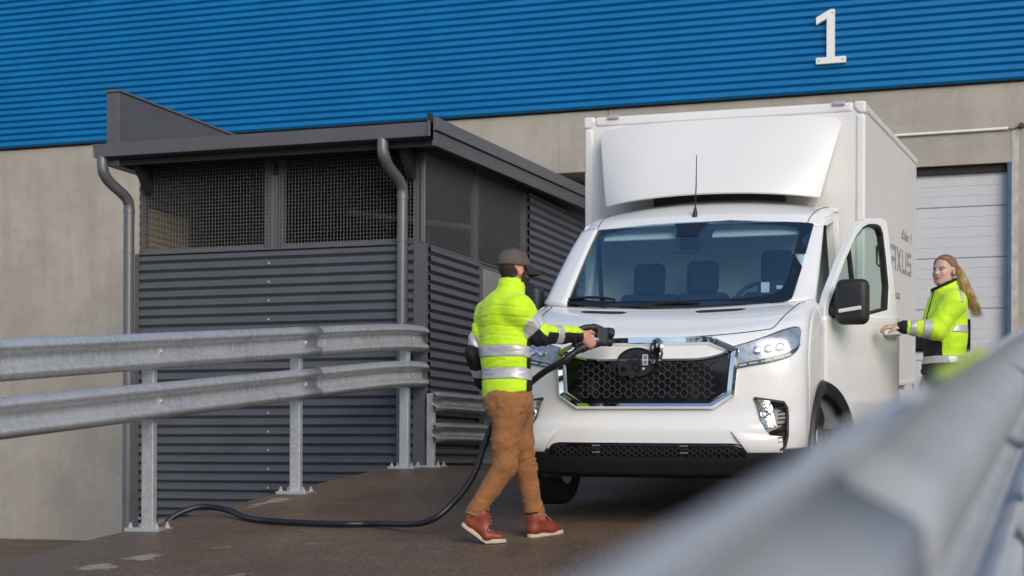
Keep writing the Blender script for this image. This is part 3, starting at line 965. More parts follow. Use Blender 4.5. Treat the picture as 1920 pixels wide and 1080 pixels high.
# ---- lower air intake
def lip(x): return 0.392 + 0.004 * abs(x)
mb = MB()
def ip(a, b):
    x = -0.635 + 1.285 * a
    ex = sqrt(max(0, 1 - max(0, (abs(2 * a - 1) - 0.86) / 0.14) ** 2))
    return F(x, 0.392 + b * (0.03 + 0.052 * ex), 0.0075)
mb.grid(ip, lin(0, 1, 60), lin(0, 1, 5))
intake = mb.build('lower_intake', m_gloss, van, smooth=60, keep=True, solid=0.006)
def hexmesh(name, x0, x1, zc, z1, px, pz, par, mat, off, r=0.0035, clip=None):
    mb = MB()
    rows = int((z1 - zc) / pz)
    for j in range(rows + 1):
        zb = zc + j * pz
        pts = []
        k = 0
        x = x0
        while x <= x1 + 1e-6:
            up = (k // 2 + j) % 2
            z = zb + (pz * 0.47 if up else -pz * 0.47)
            x = x0 + (k // 2) * px / 2 + (0.06 if k % 2 == 0 else 0.38) * px
            k += 1
            if x > x1: break
            if clip and not clip(x, z):
                if len(pts) > 2: mb.tube(pts, r, 5)
                pts = []
                continue
            pts.append(F(x, z, off))
        if len(pts) > 2: mb.tube(pts, r, 5)
    return mb.build(name, mat, par, smooth=60)
hexmesh('intake_mesh', -0.60, 0.62, 0.404, 0.452, 0.05, 0.016, intake, m_hexbar, 0.010, 0.0022)
for x0 in (-0.30, 0.27):
    for q in range(3):
        mb = MB().obox(Matrix.Translation(F(x0, 0.415 + q * 0.02, 0.014)), (0.05, 0.008, 0.008))
        mb.build('intake_bracket', m_alloy if q != 1 else m_black, intake, bevel=0.002)
# bumper shelf crease: the body-coloured corner blades beside the intake
for sg in (-1, 1):
    mb = MB()
    mb.grid(lambda a, b: F(sg * (0.66 + 0.20 * a - 0.10 * b * (1 - a)), 0.415 + 0.135 * b * (1 - 0.25 * a), 0.010 + 0.012 * sin(pi * b) * (1 - 0.4 * a)), lin(0, 1, 8), lin(0, 1, 8))
    mb.build('bumper_blade', m_white, van, smooth=60, keep=True, solid=0.012, bevel=0.004)

# ---- grille
GO = [(-0.43, 1.125), (0.43, 1.125), (0.597, 1.058), (0.572, 0.765), (0.445, 0.683), (-0.445, 0.683), (-0.572, 0.765), (-0.597, 1.058)]
GI = [(-0.405, 1.084), (0.405, 1.084), (0.535, 1.030), (0.516, 0.786), (0.418, 0.727), (-0.418, 0.727), (-0.516, 0.786), (-0.535, 1.030)]
def dens(poly, k=10):
    out = []
    for i in range(len(poly)):
        a, b = poly[i], poly[(i + 1) % len(poly)]
        out += [(a[0] + (b[0] - a[0]) * q / k, a[1] + (b[1] - a[1]) * q / k) for q in range(k)]
    return out
DO, DI = dens(GO), dens(GI)
sec = [(0.0, -0.01), (0.03, 0.022), (0.35, 0.045), (0.80, 0.036), (1.0, 0.012), (1.0, -0.01)]
mb = MB()
nn = len(DO)
mb.grid(lambda w, k: F(DO[k % nn][0] * (1 - sec[w][0]) + DI[k % nn][0] * sec[w][0], DO[k % nn][1] * (1 - sec[w][0]) + DI[k % nn][1] * sec[w][0], sec[w][1]), range(len(sec)), range(nn + 1))
grille = mb.build('grille_surround', m_chrome, van, smooth=28, keep=True)
def gz(x):                                    # border between the white band and the black grille
    return 0.995 + 0.035 * max(0, (abs(x) - 0.30) / 0.2) ** 2
def gtop(x): return 1.088 if abs(x) < 0.40 else 1.088 - (abs(x) - 0.40) * 0.42
def gbot(x): return 0.723 if abs(x) < 0.41 else 0.723 + (abs(x) - 0.41) * 0.66
MB().grid(lambda x, b: F(x, gbot(x) + (gz(x) - gbot(x)) * b, 0.004), lin(-0.53, 0.53, 40), lin(0, 1, 12)).build('grille_panel', m_gloss, van, smooth=60, keep=True)
MB().grid(lambda x, b: F(x, gz(x) + (gtop(x) - gz(x)) * b, 0.012), lin(-0.525, 0.525, 40), lin(0, 1, 6)).build('grille_band', m_white, van, smooth=60, keep=True, solid=0.01)
mb = MB()
st = [(-0.012, 0.010), (-0.008, 0.024), (0.004, 0.026), (0.010, 0.012)]
mb.grid(lambda w, x: F(x, gz(x) + st[w][0], st[w][1]), range(4), lin(-0.527, 0.527, 50))
mb.build('grille_trim', m_chrome, grille, smooth=50, keep=True)
hexmesh('grille_mesh', -0.44, 0.46, 0.745, 0.970, 0.072, 0.0245, grille, m_hexbar, 0.016, 0.0044, clip=lambda x, z: z > gbot(x) + 0.02 and not ((x + 0.05) ** 2 / 0.135 ** 2 + (z - 0.98) ** 2 / 0.10 ** 2 < 1))
# ---- charging port and its flap
PC = (-0.05, 0.978)
def pp(a, b, off): return F(PC[0] + a, PC[1] + b, off)
mb = MB()
prof = [(0.0, 0.022), (0.9, 0.022), (0.93, 0.034), (1.0, 0.034), (1.03, 0.020), (1.03, 0.0)]
mb.grid(lambda w, k: pp(0.128 * prof[w][0] * cos(2 * pi * k / 40), 0.090 * prof[w][0] * sin(2 * pi * k / 40), prof[w][1]), range(len(prof)), range(41))
port = mb.build('charging_port', m_black, van, smooth=35, keep=True)
def disc(name, cx, cz, r, o0, o1, mat, n=20, hole=0.0):
    pr = [(hole, o0 if hole else o1), (hole, o1), (r, o1), (r, o0)] if hole else [(0, o1), (r, o1), (r, o0)]
    mb = MB()
    mb.grid(lambda w, k: pp(cx + pr[w][0] * cos(2 * pi * k / n), cz + pr[w][0] * sin(2 * pi * k / n), pr[w][1]), range(len(pr)), range(n + 1))
    return mb.build(name, mat, port, smooth=35, keep=True)
disc('socket', -0.012, 0.024, 0.034, 0.02, 0.036, m_gloss, hole=0.024)
disc('socket', 0.002, -0.030, 0.026, 0.02, 0.036, m_gloss, hole=0.018)
for k in range(5):
    disc('pin_sleeve', -0.012 + 0.012 * cos(k * 1.256), 0.024 + 0.012 * sin(k * 1.256), 0.0035, 0.02, 0.032, m_black, 8)
disc('socket_cap', -0.072, -0.052, 0.036, 0.045, 0.06, m_black, hole=0.022)
disc('socket_cap', -0.02, -0.074, 0.026, 0.04, 0.055, m_black)
def pquad(name, x0, x1, z0, z1, off, mat):
    mb = MB().box((0, 0, 0), (1, 1, 1))
    mb.v = [tuple(pp(x0 + (x1 - x0) * x, z0 + (z1 - z0) * z, off + 0.002 * (1 - y))) for x, y, z in mb.v]
    return mb.build(name, mat, port)
pquad('port_housing', -0.062, 0.028, -0.058, 0.058, 0.024, m_black)
pquad('port_label', 0.040, 0.076, -0.018, 0.048, 0.026, m_label)
for z in (0.031, -0.002):
    disc('label_symbol', 0.058, z, 0.012, 0.026, 0.030, m_gloss, 6)
    disc('label_symbol', 0.058, z, 0.005, 0.026, 0.031, m_label, 12)
pquad('port_label', 0.041, 0.056, -0.046, -0.033, 0.026, m_label)
pf = F(0.07, 1.0, 0.0)
FM = Matrix.Translation((0.093, pf.y - 0.075, 1.048)) @ Matrix.Rotation(radians(-54), 4, 'Z') @ Matrix.Rotation(radians(-20), 4, 'Y') @ Matrix.Rotation(radians(90), 4, 'X')
# flap: an oval badge plate; local plate lies in xy, +z is the badge side
def fl(x, y, z): return FM @ Vector((x, y, z))
mb = MB()
pr = [(0, -0.008), (0.94, -0.008), (1.0, 0.0), (0.97, 0.012), (0.86, 0.014), (0.80, 0.006), (0, 0.006)]
mb.grid(lambda w, k: fl(0.112 * pr[w][0] * cos(2 * pi * k / 36), 0.083 * pr[w][0] * sin(2 * pi * k / 36), pr[w][1]), range(len(pr)), range(37))
flap = mb.build('charging_flap', m_chrome, van, smooth=30, keep=True)
for tri in ([(0, 0.062), (0.016, -0.004), (-0.016, -0.004)], [(-0.09, 0.02), (-0.02, 0.0), (-0.012, -0.058)], [(0.09, 0.02), (0.02, 0.0), (0.012, -0.058)]):
    MB().prism(tri, fl, 0.005, 0.013).build('badge', m_gloss, flap)
for q in ((-0.06, 0.035), (-0.06, -0.03)):
    MB().tube([fl(q[0], q[1], -0.006), fl(q[0], q[1], -0.03)], 0.007, 8).build('flap_peg', m_black, flap, smooth=60)
MB().tube([fl(0.0, -0.08, -0.01), (0.085, pf.y - 0.02, 0.99)], 0.009, 8).build('flap_hinge', m_black, flap, smooth=60)

# ---- headlamps
UPc = [(0.545, 1.072), (0.64, 1.098), (0.75, 1.135), (0.84, 1.172), (0.90, 1.190), (0.925, 1.186), (0.938, 1.165)]
LOc = [(0.585, 0.935), (0.66, 0.950), (0.75, 0.965), (0.84, 0.985), (0.895, 1.008), (0.925, 1.040), (0.940, 1.080)]
def curve2(pts, n):
    return [(p.x, p.z) for p in spline([(a, 0, b) for a, b in pts], n)]
UPd, LOd = curve2(UPc, 5), curve2(LOc, 5)
for sg in (-1, 1):
    def hp(i, b, off, e=0.0):
        (xa, za), (xb, zb) = LOd[i], UPd[i]
        b2 = e + (1 - 2 * e) * b
        return F(sg * (xa + (xb - xa) * b2), za + (zb - za) * b2, off)
    idx = range(len(UPd))
    mb = MB().grid(lambda i, b: hp(i, b, 0.006), idx, lin(0, 1, 10), flip=sg > 0)
    hl = mb.build('headlamp', m_gloss, van, smooth=60, keep=True)
    mb = MB().grid(lambda i, b: hp(i, b, 0.011, 0.05), list(idx)[1:-2], lin(0.16, 1, 8))
    mb.build('lamp_reflector', M('lamp_reflector', (0.36, 0.39, 0.44), rough=0.22, metal=0.4, var=0.3, vs_=26, bump=0.3, bs=18), hl, smooth=60, keep=True)
    mb = MB()
    for cx in (0.70, 0.765, 0.83):
        for rr, hh in ((0.026, 0.02),):
            pr = [(0.0, 0.022), (0.6, 0.024), (1.0, 0.018), (1.0, 0.006)]
            mb.grid(lambda w, k: F(sg * (cx + rr * pr[w][0] * cos(2 * pi * k / 16)), 1.045 + 0.018 * (cx - 0.7) / 0.13 + rr * pr[w][0] * sin(2 * pi * k / 16), pr[w][1]), range(4), range(17))
    mb.build('projector', m_chrome, hl, smooth=40, keep=True)
    mb = MB()
    for k in range(15):
        i = 1 + k * 1.35
        i0 = int(i)
        a = F(sg * (LOd[i0][0] + 0.004), LOd[i0][1] + 0.016, 0.014)
        mb.obox(Matrix.Translation(a), (0.017, 0.01, 0.009))
    mb.build('running_light', m_label, hl, bevel=0.002)
    mb = MB().grid(lambda i, b: hp(i, b, 0.026 if 0 < b < 1 else 0.006), idx, [0, 0.04, 0.2, 0.5, 0.8, 0.96, 1])
    mb.build('lamp_lens', m_lens, hl, smooth=60, keep=True)
    # fog lamp pocket
    Lf = [(0.845, 0.432), (0.805, 0.505), (0.765, 0.565), (0.728, 0.625), (0.712, 0.69), (0.695, 0.745)]
    Rf = [(0.872, 0.455), (0.884, 0.52), (0.884, 0.58), (0.882, 0.64), (0.878, 0.69), (0.862, 0.722)]
    def fp(i, a, off):
        (xa, za), (xb, zb) = Lf[i], Rf[i]
        return F(sg * (xa + (xb - xa) * a), za + (zb - za) * a, off)
    mb = MB().grid(lambda i, a: fp(i, a, 0.008), range(6), lin(0, 1, 8))
    fg = mb.build('fog_lamp_pocket', m_gloss, van, smooth=50, keep=True)
    rim = [F(sg * x, z, 0.010) for x, z in [(0.69, 0.75)] + list(reversed(Rf)) + [(0.845, 0.432)]]
    MB().tube(rim, 0.011, 8).build('pocket_rim', m_black, fg, smooth=60)
    mb = MB().grid(lambda i, a: fp(i, a * 0.52, 0.016 + 0.008 * sin(pi * a)), [2, 3, 4, 5], lin(0, 1, 6))
    mb.v = [tuple(p) for p in mb.v]
    mb.build('fog_lamp', M('fog_lamp_glass', (0.55, 0.55, 0.52), rough=0.12, metal=0.85, var=0.6, vs_=30, bump=0.5, bs=40), fg, smooth=60, keep=True)
    mb = MB()
    pr = [(0.0, 0.03), (0.5, 0.034), (0.8, 0.028), (1.0, 0.034), (1.06, 0.02)]
    mb.grid(lambda w, k: F(sg * (0.757 + 0.030 * pr[w][0] * cos(2 * pi * k / 18)), 0.655 + 0.036 * pr[w][0] * sin(2 * pi * k / 18), pr[w][1]), range(5), range(19))
    mb.build('fog_bulb', m_chrome, fg, smooth=40, keep=True)
    mb = MB()
    for q in range(9):
        z = 0.48 + q * 0.026
        mb.tube([F(sg * 0.832, z, 0.014), F(sg * 0.872, z + 0.004, 0.014)], 0.004, 6)
    mb.build('pocket_louvre', m_black, fg, smooth=60)

# ---- fenders, sides, wheels
AC, AR = (0.85, 0.36), 0.455
def sidex(z): return 1.0 if z < 1.2 else 1.0 - 0.11 * (z - 1.2) / 0.85
for sg in (-1, 1):
    mb = MB()
    vrow = lin(2.0, 13.0, 56)
    def fend(v):
        e = shell(1.0, v)
        if e.z < AC[1] + AR:
            y1 = AC[0] - sqrt(max(AR ** 2 - (e.z - AC[1]) ** 2, 0))
            return e, max(y1, e.y + 0.002)
        return e, max(0.915, e.y + 0.002)
    def fp2(k, v):
        e, y1 = fend(v)
        t = k
        y = e.y + (y1 - e.y) * t
        xs = e.x + (sidex(e.z) - 0.004 - e.x) * min(1, (y - e.y) / 0.30) ** 0.6 if y1 - e.y > 0.003 else e.x
        return (sg * xs, y, e.z)
    mb.grid(fp2, lin(0, 1, 10), vrow)
    mb.build('fender', m_white, van, smooth=42, keep=True, solid=0.012)
    # black corner below the fender and front half of the arch trim
    mb = MB()
    def cp(k, v):
        e = shell(1.0, v)
        y1 = AC[0] - sqrt(max(AR ** 2 - (min(e.z, 0.5) - AC[1]) ** 2, 0))
        return (sg * (e.x + 0.006 + 0.012 * k), e.y + (max(y1, e.y + 0.01) - e.y) * k, e.z)
    mb.grid(cp, lin(0, 1, 5), lin(0.2, 3.6, 12))
    mb.build('bumper_corner', m_bumper, van, smooth=50, keep=True, solid=0.012)
    def arch(a0, a1, name, par, dx=0.0, hinge=None):
        sec = [(0.402, 0.0), (0.402, 0.018), (0.425, 0.026), (0.485, 0.022), (0.496, 0.0)]
        mb = MB()
        mb.grid(lambda w, a: (sg * (0.996 + sec[w][1]) - (hinge[0] if hinge else 0), AC[0] + sec[w][0] * cos(a) * 0.99 - (hinge[1] if hinge else 0), AC[1] + sec[w][0] * sin(a)), range(5), lin(a0, a1, 22))
        return mb.build(name, m_black, par, smooth=40, keep=True)
    arch(radians(188), radians(82), 'arch_trim', van)
    if sg < 0:
        arch(radians(82), radians(2), 'arch_trim', van)
    # inner arch, dark
    mb = MB()
    mb.grid(lambda x, a: (sg * x, AC[0] + 0.44 * cos(a), AC[1] + 0.44 * sin(a)), [0.55, 0.99], lin(0, pi, 18))
    mb.build('wheel_housing', m_dark, van, keep=True)
    MB().box((min(sg * 0.55, sg * 0.56), 0.4, 0.3), (max(sg * 0.55, sg * 0.56), 1.3, 0.82)).build('wheel_housing', m_dark, van)
    MB().box((min(sg * 0.62, sg * 0.99), 1.29, 0.34), (max(sg * 0.62, sg * 0.99), 2.22, 0.495)).build('sill', m_black, van, bevel=0.02)

def wheel(x, y, zc, sg):
    ty = [(0.21, 0.105), (0.25, 0.112), (0.30, 0.118), (0.335, 0.108), (0.352, 0.085), (0.355, 0.04), (0.350, 0.036), (0.350, 0.030), (0.355, 0.026), (0.355, -0.026), (0.350, -0.03), (0.350, -0.036), (0.355, -0.04), (0.352, -0.085), (0.335, -0.108), (0.30, -0.118), (0.21, -0.105)]
    w = bpy.data.objects.new('wheel', None)
    COL.objects.link(w)
    w.parent = van
    w.location = (x, y, zc)
    MB().lathe(ty, 44, lambda a, b, h: (h * sg, a, b)).build('tyre', m_rubber, w, smooth=40)
    rm = [(0.0, 0.07), (0.05, 0.075), (0.06, 0.055), (0.10, 0.05), (0.17, 0.075), (0.195, 0.088), (0.212, 0.105), (0.212, -0.1), (0.0, -0.1)]
    MB().lathe(rm, 36, lambda a, b, h: (h * sg, a, b)).build('rim', m_alloy, w, smooth=30)
    mb = MB()
    for k in range(5):
        an = 2 * pi * k / 5
        mb.lathe([(0, 0.10), (0.012, 0.098), (0.013, 0.05)], 8, lambda a, b, h: (h * sg, a + 0.075 * cos(an), b + 0.075 * sin(an)))
    mb.build('wheel_nut', m_chrome, w, smooth=40)
    for k in range(10):
        an = 2 * pi * k / 10
        MB().obox(Matrix.Translation((0.082 * sg, 0.135 * cos(an), 0.135 * sin(an))) @ Matrix.Rotation(an, 4, 'X'), (0.02, 0.09, 0.028)).build('spoke', m_alloy, w, bevel=0.006)
    return w
for sg in (-1, 1):
    wheel(sg * 0.865, 0.85, 0.355, sg)
    wheel(sg * 0.865, 4.70, 0.365, sg)
# chassis
MB().box((-0.46, 0.25, 0.30), (0.46, 2.3, 0.60)).build('underbody', m_dark, van, bevel=0.02)
MB().box((-0.42, 2.3, 0.45), (-0.34, 5.9, 0.72)).build('chassis_rail', m_dark, van)
MB().box((0.34, 2.3, 0.45), (0.42, 5.9, 0.72)).build('chassis_rail', m_dark, van)
MB().box((-0.33, 2.4, 0.36), (0.33, 4.2, 0.70)).build('battery_case', m_dark, van, bevel=0.02)
MB().tube([(-0.8, 4.7, 0.365), (0.8, 4.7, 0.365)], 0.06, 12).build('rear_axle', m_dark, van, smooth=50)
MB().box((-0.75, 0.26, 0.235), (0.75, 0.7, 0.262)).build('undertray', m_dark, van)
for sg in (-1, 1):
    MB().box((min(sg * .60, sg * 1.0), 5.08, 0.30), (max(sg * .60, sg * 1.0), 5.09, 0.74)).build('mud_flap', m_rubber, van)
    MB().box((min(sg * .60, sg * 1.0), 4.28, 0.36), (max(sg * .60, sg * 1.0), 4.29, 0.74)).build('mud_flap', m_rubber, van)
# cab rear, floor, closed door on the far side
MB().box((-0.90, 2.19, 0.5), (0.90, 2.24, 2.10)).build('bulkhead', m_liner, van)
MB().box((-0.93, 0.95, 0.46), (0.93, 2.19, 0.56)).build('cab_floor', m_cabin, van)
MB().grid(lambda u, v: shell(u, v, -0.05), lin(-0.93, 0.93, 14), lin(16.0, 18.8, 8)).build('headliner', m_liner, van, smooth=60, keep=True)
def sideface(poly, sg, x0, th, name, mat, par=None, **k):
    mb = MB().prism(poly, lambda a, b, h: (sg * (sidex(b) - h), a, b), x0, x0 + th)
    return mb.build(name, mat, par or van, **k)
# B pillars and roof sides
for sg in (-1, 1):
    sideface([(2.02, 0.48), (2.25, 0.48), (2.25, 2.07), (2.02, 2.06)], sg, 0.004, 0.06, 'door_pillar', m_white, bevel=0.004)
    sideface([(1.66, 1.93), (2.02, 1.99), (2.02, 2.055), (1.75, 1.995)], sg, 0.004, 0.05, 'roof_side', m_white)
low = [(1.32, 0.50), (2.015, 0.50), (2.015, 1.27), (0.98, 1.27), (0.92, 1.20), (0.92, 0.83), (1.05, 0.775), (1.2, 0.66), (1.29, 0.52)]
sideface(low, -1, 0.0, 0.05, 'far_door', m_white, bevel=0.005)
fo = [(0.98, 1.271), (1.05, 1.40), (1.30, 1.64), (1.60, 1.88), (1.72, 1.935), (2.01, 1.975), (2.01, 1.271)]
fi = [(1.10, 1.30), (1.14, 1.38), (1.36, 1.60), (1.62, 1.81), (1.74, 1.865), (1.93, 1.885), (1.93, 1.30)]
mb = MB().ring(fo, fi, lambda a, b, h: (-(sidex(b) - h), a, b), 0.0, 0.05)
mb.build('far_door_frame', m_white, van, bevel=0.004)
MB().prism(fi, lambda a, b, h: (-(sidex(b) - h), a, b), 0.02, 0.024).build('far_door_glass', m_doorglass, van)

# ---- driver door, standing open
HG = (1.0, 0.92)
door = MB()
DW = 1.085
def w0(z):
    if z < AC[1] + 0.462: return max(0.0, sqrt(max(0.462 ** 2 - (z - AC[1]) ** 2, 0)) - 0.07)
    return 0.0
def w1(z): return DW + 0.01 * sin((z - 0.5) * 2.2)
def dx(w, z):
    q = 0.014 * sin(pi * min(1, max(0, w / DW))) * 1.0
    if z < 0.72: q -= 0.02 * ((0.72 - z) / 0.22) ** 2
    q += 0.010 * math.exp(-((z - 0.70) / 0.035) ** 2) if 0.35 < w else 0
    return q
zs = lin(0.485, 1.275, 30)
door.grid(lambda a, z: (dx(w0(z) + (w1(z) - w0(z)) * a, z), w0(z) + (w1(z) - w0(z)) * a, z), lin(0, 1, 24), zs)
dr = door.build('driver_door', m_white, van, smooth=42, keep=True, solid=0.05)
dr.location = (HG[0], HG[1], 0)
dr.rotation_euler = (0, 0, radians(-19.5))
def dpart(mb, name, mat, **k):
    return mb.build(name, mat, dr, **k)
def dmap(a, b, h): return (-0.11 * max(0, b - 1.2) / 0.85 - h, a, b)
wo_ = [(0.0, 1.272), (0.02, 1.33), (0.10, 1.43), (0.36, 1.685), (0.58, 1.875), (0.70, 1.945), (0.80, 1.972), (1.00, 1.985), (1.075, 1.972), (1.09, 1.92), (1.085, 1.70), (1.085, 1.45), (1.085, 1.272), (0.6, 1.272)]
wi_ = [(0.062, 1.292), (0.085, 1.340), (0.145, 1.415), (0.388, 1.662), (0.60, 1.843), (0.712, 1.905), (0.80, 1.930), (0.92, 1.936), (0.985, 1.922), (1.012, 1.875), (1.014, 1.70), (1.004, 1.50), (0.945, 1.335), (0.6, 1.287)]
dpart(MB().ring(wo_, wi_, dmap, -0.006, 0.05), 'window_frame', m_white, bevel=0.006)
wo2 = wi_
wi2 = [(a + (0.52 - a) * 0.05, b + (1.58 - b) * 0.06) for a, b in wi_]
dpart(MB().ring(wo2, wi2, dmap, 0.0, 0.045), 'window_seal', m_seal, bevel=0.003)
dpart(MB().prism(wi2, dmap, 0.018, 0.022), 'window_glass', m_doorglass)
dpart(MB().prism([(0.475, 1.31), (0.510, 1.31), (0.510, 1.765), (0.475, 1.735)], dmap, 0.008, 0.03), 'window_divider', m_seal)
dpart(MB().prism([(0.05, 1.275), (0.30, 1.275), (0.30, 1.47), (0.24, 1.47)], dmap, -0.008, 0.02), 'mirror_base', m_black, bevel=0.008)
# grab bar seen through the glass
dpart(MB().tube([(-0.07, 0.93, 1.80), (-0.09, 0.92, 1.78), (-0.09, 0.92, 1.66), (-0.07, 0.93, 1.64)], 0.008, 8), 'grab_bar', m_seal, smooth=60)
dpart(MB().box((-0.115, 0.05, 0.52), (-0.055, 1.04, 1.26)), 'door_card', m_cabin, bevel=0.02)
# handle
dpart(MB().grid(lambda a, b: (0.012 + 0.004 * cos(2 * pi * a), 0.93 + 0.085 * cos(2 * pi * a) * b, 1.165 + 0.045 * sin(2 * pi * a) * b), lin(0, 1, 25), lin(0.05, 1, 4)), 'handle_recess', m_trimw, smooth=60)
dpart(MB().tube(spline([(0.012, 0.83, 1.165), (0.045, 0.86, 1.167), (0.050, 0.93, 1.168), (0.045, 1.00, 1.167), (0.012, 1.03, 1.165)], 5), 0.017, 10), 'door_handle', m_white, smooth=60)
# half of the arch trim rides on the door
sec = [(0.402, 0.0), (0.402, 0.018), (0.425, 0.026), (0.485, 0.022), (0.496, 0.0)]
dpart(MB().grid(lambda w, a: (-0.004 + sec[w][1], AC[0] - HG[1] + sec[w][0] * cos(a), AC[1] + sec[w][0] * sin(a)), range(5), lin(radians(81), radians(12), 18)), 'arch_trim', m_black, smooth=40, keep=True)
# mirror on its arm
mr = MB().obox(Matrix.Translation((0.15, 0.10, 1.365)) @ Matrix.Rotation(radians(16), 4, 'Z'), (0.215, 0.13, 0.30))
mro = dpart(mr, 'door_mirror', m_black, bevel=0.05, seg=5)
mro.data.polygons.foreach_set('use_smooth', [True] * len(mro.data.polygons))
MB().tube(spline([(0.0, 0.11, 1.305), (0.05, 0.11, 1.315), (0.10, 0.10, 1.335)], 5), [0.045] * 5 + [0.04] * 6, 12).build('mirror_arm', m_black, dr, smooth=60)
MB().obox(Matrix.Translation((0.165, 0.032, 1.315)) @ Matrix.Rotation(radians(16), 4, 'Z') @ Matrix.Rotation(radians(-8), 4, 'Y'), (0.15, 0.018, 0.026)).build('indicator', M('indicator_lens', (0.75, 0.72, 0.68), rough=0.15, var=0.15, vs_=60), mro, bevel=0.006)
MB().box((0.08, 0.158, 1.25), (0.22, 0.162, 1.47)).build('mirror_glass', m_chrome, mro)
# far side mirror
fm = MB().obox(Matrix.Translation((-1.09, 1.03, 1.385)) @ Matrix.Rotation(radians(-10), 4, 'Z'), (0.20, 0.13, 0.29)).build('far_mirror', m_black, van, bevel=0.05, seg=5)
fm.data.polygons.foreach_set('use_smooth', [True] * len(fm.data.polygons))
MB().tube([(-0.95, 1.02, 1.32), (-1.03, 1.03, 1.33)], 0.04, 10).build('far_mirror_arm', m_black, van, smooth=60)

# ---- cabin: dash, seats, wheel
mb = MB()
dp = [(0.80, 1.20), (0.86, 1.335), (1.05, 1.350), (1.22, 1.31), (1.27, 1.22), (1.22, 0.95), (1.15, 0.9)]
mb.grid(lambda x, k: (x, dp[k][0] - 0.06 * abs(x) ** 2 + 0.22 * abs(x) ** 3 * (1 if k < 2 else 0.4), dp[k][1]), lin(-0.84, 0.84, 20), range(len(dp)))
MBd = mb.build('dashboard', m_seat, van, smooth=60, keep=True, solid=0.02)
mb = MB().obox(Matrix.Translation((0.50, 1.05, 1.365)) @ Matrix.Rotation(0.2, 4, 'X'), (0.34, 0.16, 0.10))
mb.build('instrument_hood', m_seat, van, bevel=0.03, seg=3)
mb = MB()
wc, wr = Vector((0.50, 1.28, 1.36)), 0.185
mb.tube([wc + Vector((wr * cos(a), wr * sin(a) * 0.45, wr * sin(a) * 0.89)) for a in lin(0, 2 * pi, 33)], 0.015, 8, caps=False)
mb.tube([wc + Vector((-wr, 0, 0)), wc + Vector((wr, 0, 0))], 0.02, 8)
mb.tube([wc, wc + Vector((0, -0.16, -0.14))], 0.04, 8)
mb.build('steering_wheel', m_seal, van, smooth=60)
def seat(x, zt, w):
    s = bpy.data.objects.new('seat', None)
    COL.objects.link(s)
    s.parent = van
    s.location = (x, 1.78, 0.56)
    mb = MB().obox(Matrix.Translation((0, 0.10, 0.62)) @ Matrix.Rotation(-0.16, 4, 'X'), (w, 0.13, 0.62))
    mb.build('backrest', m_seat, s, bevel=0.05, seg=4)
    MB().obox(Matrix.Translation((0, -0.18, 0.27)), (w, 0.52, 0.15)).build('cushion', m_seat, s, bevel=0.05, seg=4)
    h = zt - 0.56
    mb = MB()
    q = [(0, 0.125), (0.6, 0.118), (0.9, 0.09), (1.0, 0.05)]
    mb.obox(Matrix.Translation((0, 0.14, h - 0.125)) @ Matrix.Rotation(-0.12, 4, 'X'), (0.235, 0.11, 0.25))
    o = mb.build('headrest', m_seat, s, bevel=0.05, seg=5)
    for sx in (-0.05, 0.05):
        MB().tube([(sx, 0.13, h - 0.32), (sx, 0.135, h - 0.2)], 0.007, 6).build('headrest_rod', m_chrome, s, smooth=60)
    MB().box((-w / 2, -0.3, 0.0), (w / 2, 0.1, 0.2)).build('seat_base', m_dark, s)
seat(0.50, 1.785, 0.50)
seat(-0.05, 1.725, 0.40)
seat(-0.375 - 0.08, 1.715, 0.44)
mb = MB().obox(Matrix.Translation((-0.16, 1.30, 1.30)) @ Matrix.Rotation(0.15, 4, 'X'), (0.26, 0.06, 0.16))
mb.build('centre_screen', m_cabin, van, bevel=0.02, seg=3)
dc = MB().obox(Matrix.Translation((0.635, 1.0, 1.455)) @ Matrix.Rotation(radians(8), 4, 'Z') @ Matrix.Rotation(-0.25, 4, 'X'), (0.19, 0.035, 0.13)).build('display_case', m_seat, van, bevel=0.012)
for ax, w_, h_ in ((-0.045, 0.055, 0.07), (0.05, 0.04, 0.025)):
    MB().obox(Matrix.Translation((0.635, 1.0, 1.455)) @ Matrix.Rotation(radians(8), 4, 'Z') @ Matrix.Rotation(-0.25, 4, 'X') @ Matrix.Translation((ax, -0.02, 0.015)), (w_, 0.004, h_)).build('paper_label', m_label, dc)
for sg, x in ((-1, -0.86), (1, 0.80)):
    MB().tube([(x, 1.95, 1.95), (x * 0.97, 1.93, 1.5), (x * 0.9, 1.9, 1.2)], 0.018, 6).build('seat_belt', m_seal, van)
for x0, x1 in ((-0.70, -0.16), (0.10, 0.72)):
    MB().obox(Matrix.Translation(((x0 + x1) / 2, 1.60, 1.895)) @ Matrix.Rotation(0.5, 4, 'X'), (x1 - x0, 0.13, 0.015)).build('sun_visor', m_liner, van, bevel=0.005)

# wipers, aerial
for pts in ([(-0.80, 13.15), (-0.55, 13.0), (-0.12, 13.02)], [(-0.20, 12.98), (0.12, 12.96), (0.52, 13.02)]):
    P = [shell(x / 0.935, v, 0.018) for x, v in pts]
    MB().tube(spline(P, 6), 0.008, 6).build('wiper', m_seal, van, smooth=60)
    P2 = [shell(pts[0][0] / 0.935 + 0.30 * t, pts[0][1] + 0.05 + 0.12 * sin(pi * t * 0.6), 0.016) for t in lin(0, 1.4, 12)]
    MB().tube(P2, 0.009, 6).build('wiper_blade', m_seal, van, smooth=60)
ab = shell(-0.05, 16.72, 0.0)
aer = MB().tube([ab - Vector((0, 0, 0.01)), ab + Vector((0, 0.005, 0.03)), ab + Vector((0.0, 0.015, 0.07))], [0.020, 0.016, 0.006], 10).build('aerial', m_black, van, smooth=60)
MB().tube([ab + Vector((0, 0.015, 0.06)), ab + Vector((0.004, 0.022, 0.22)), ab + Vector((0.006, 0.03, 0.44))], [0.0055, 0.0045, 0.003], 6).build('aerial_whip', m_black, aer, smooth=60)

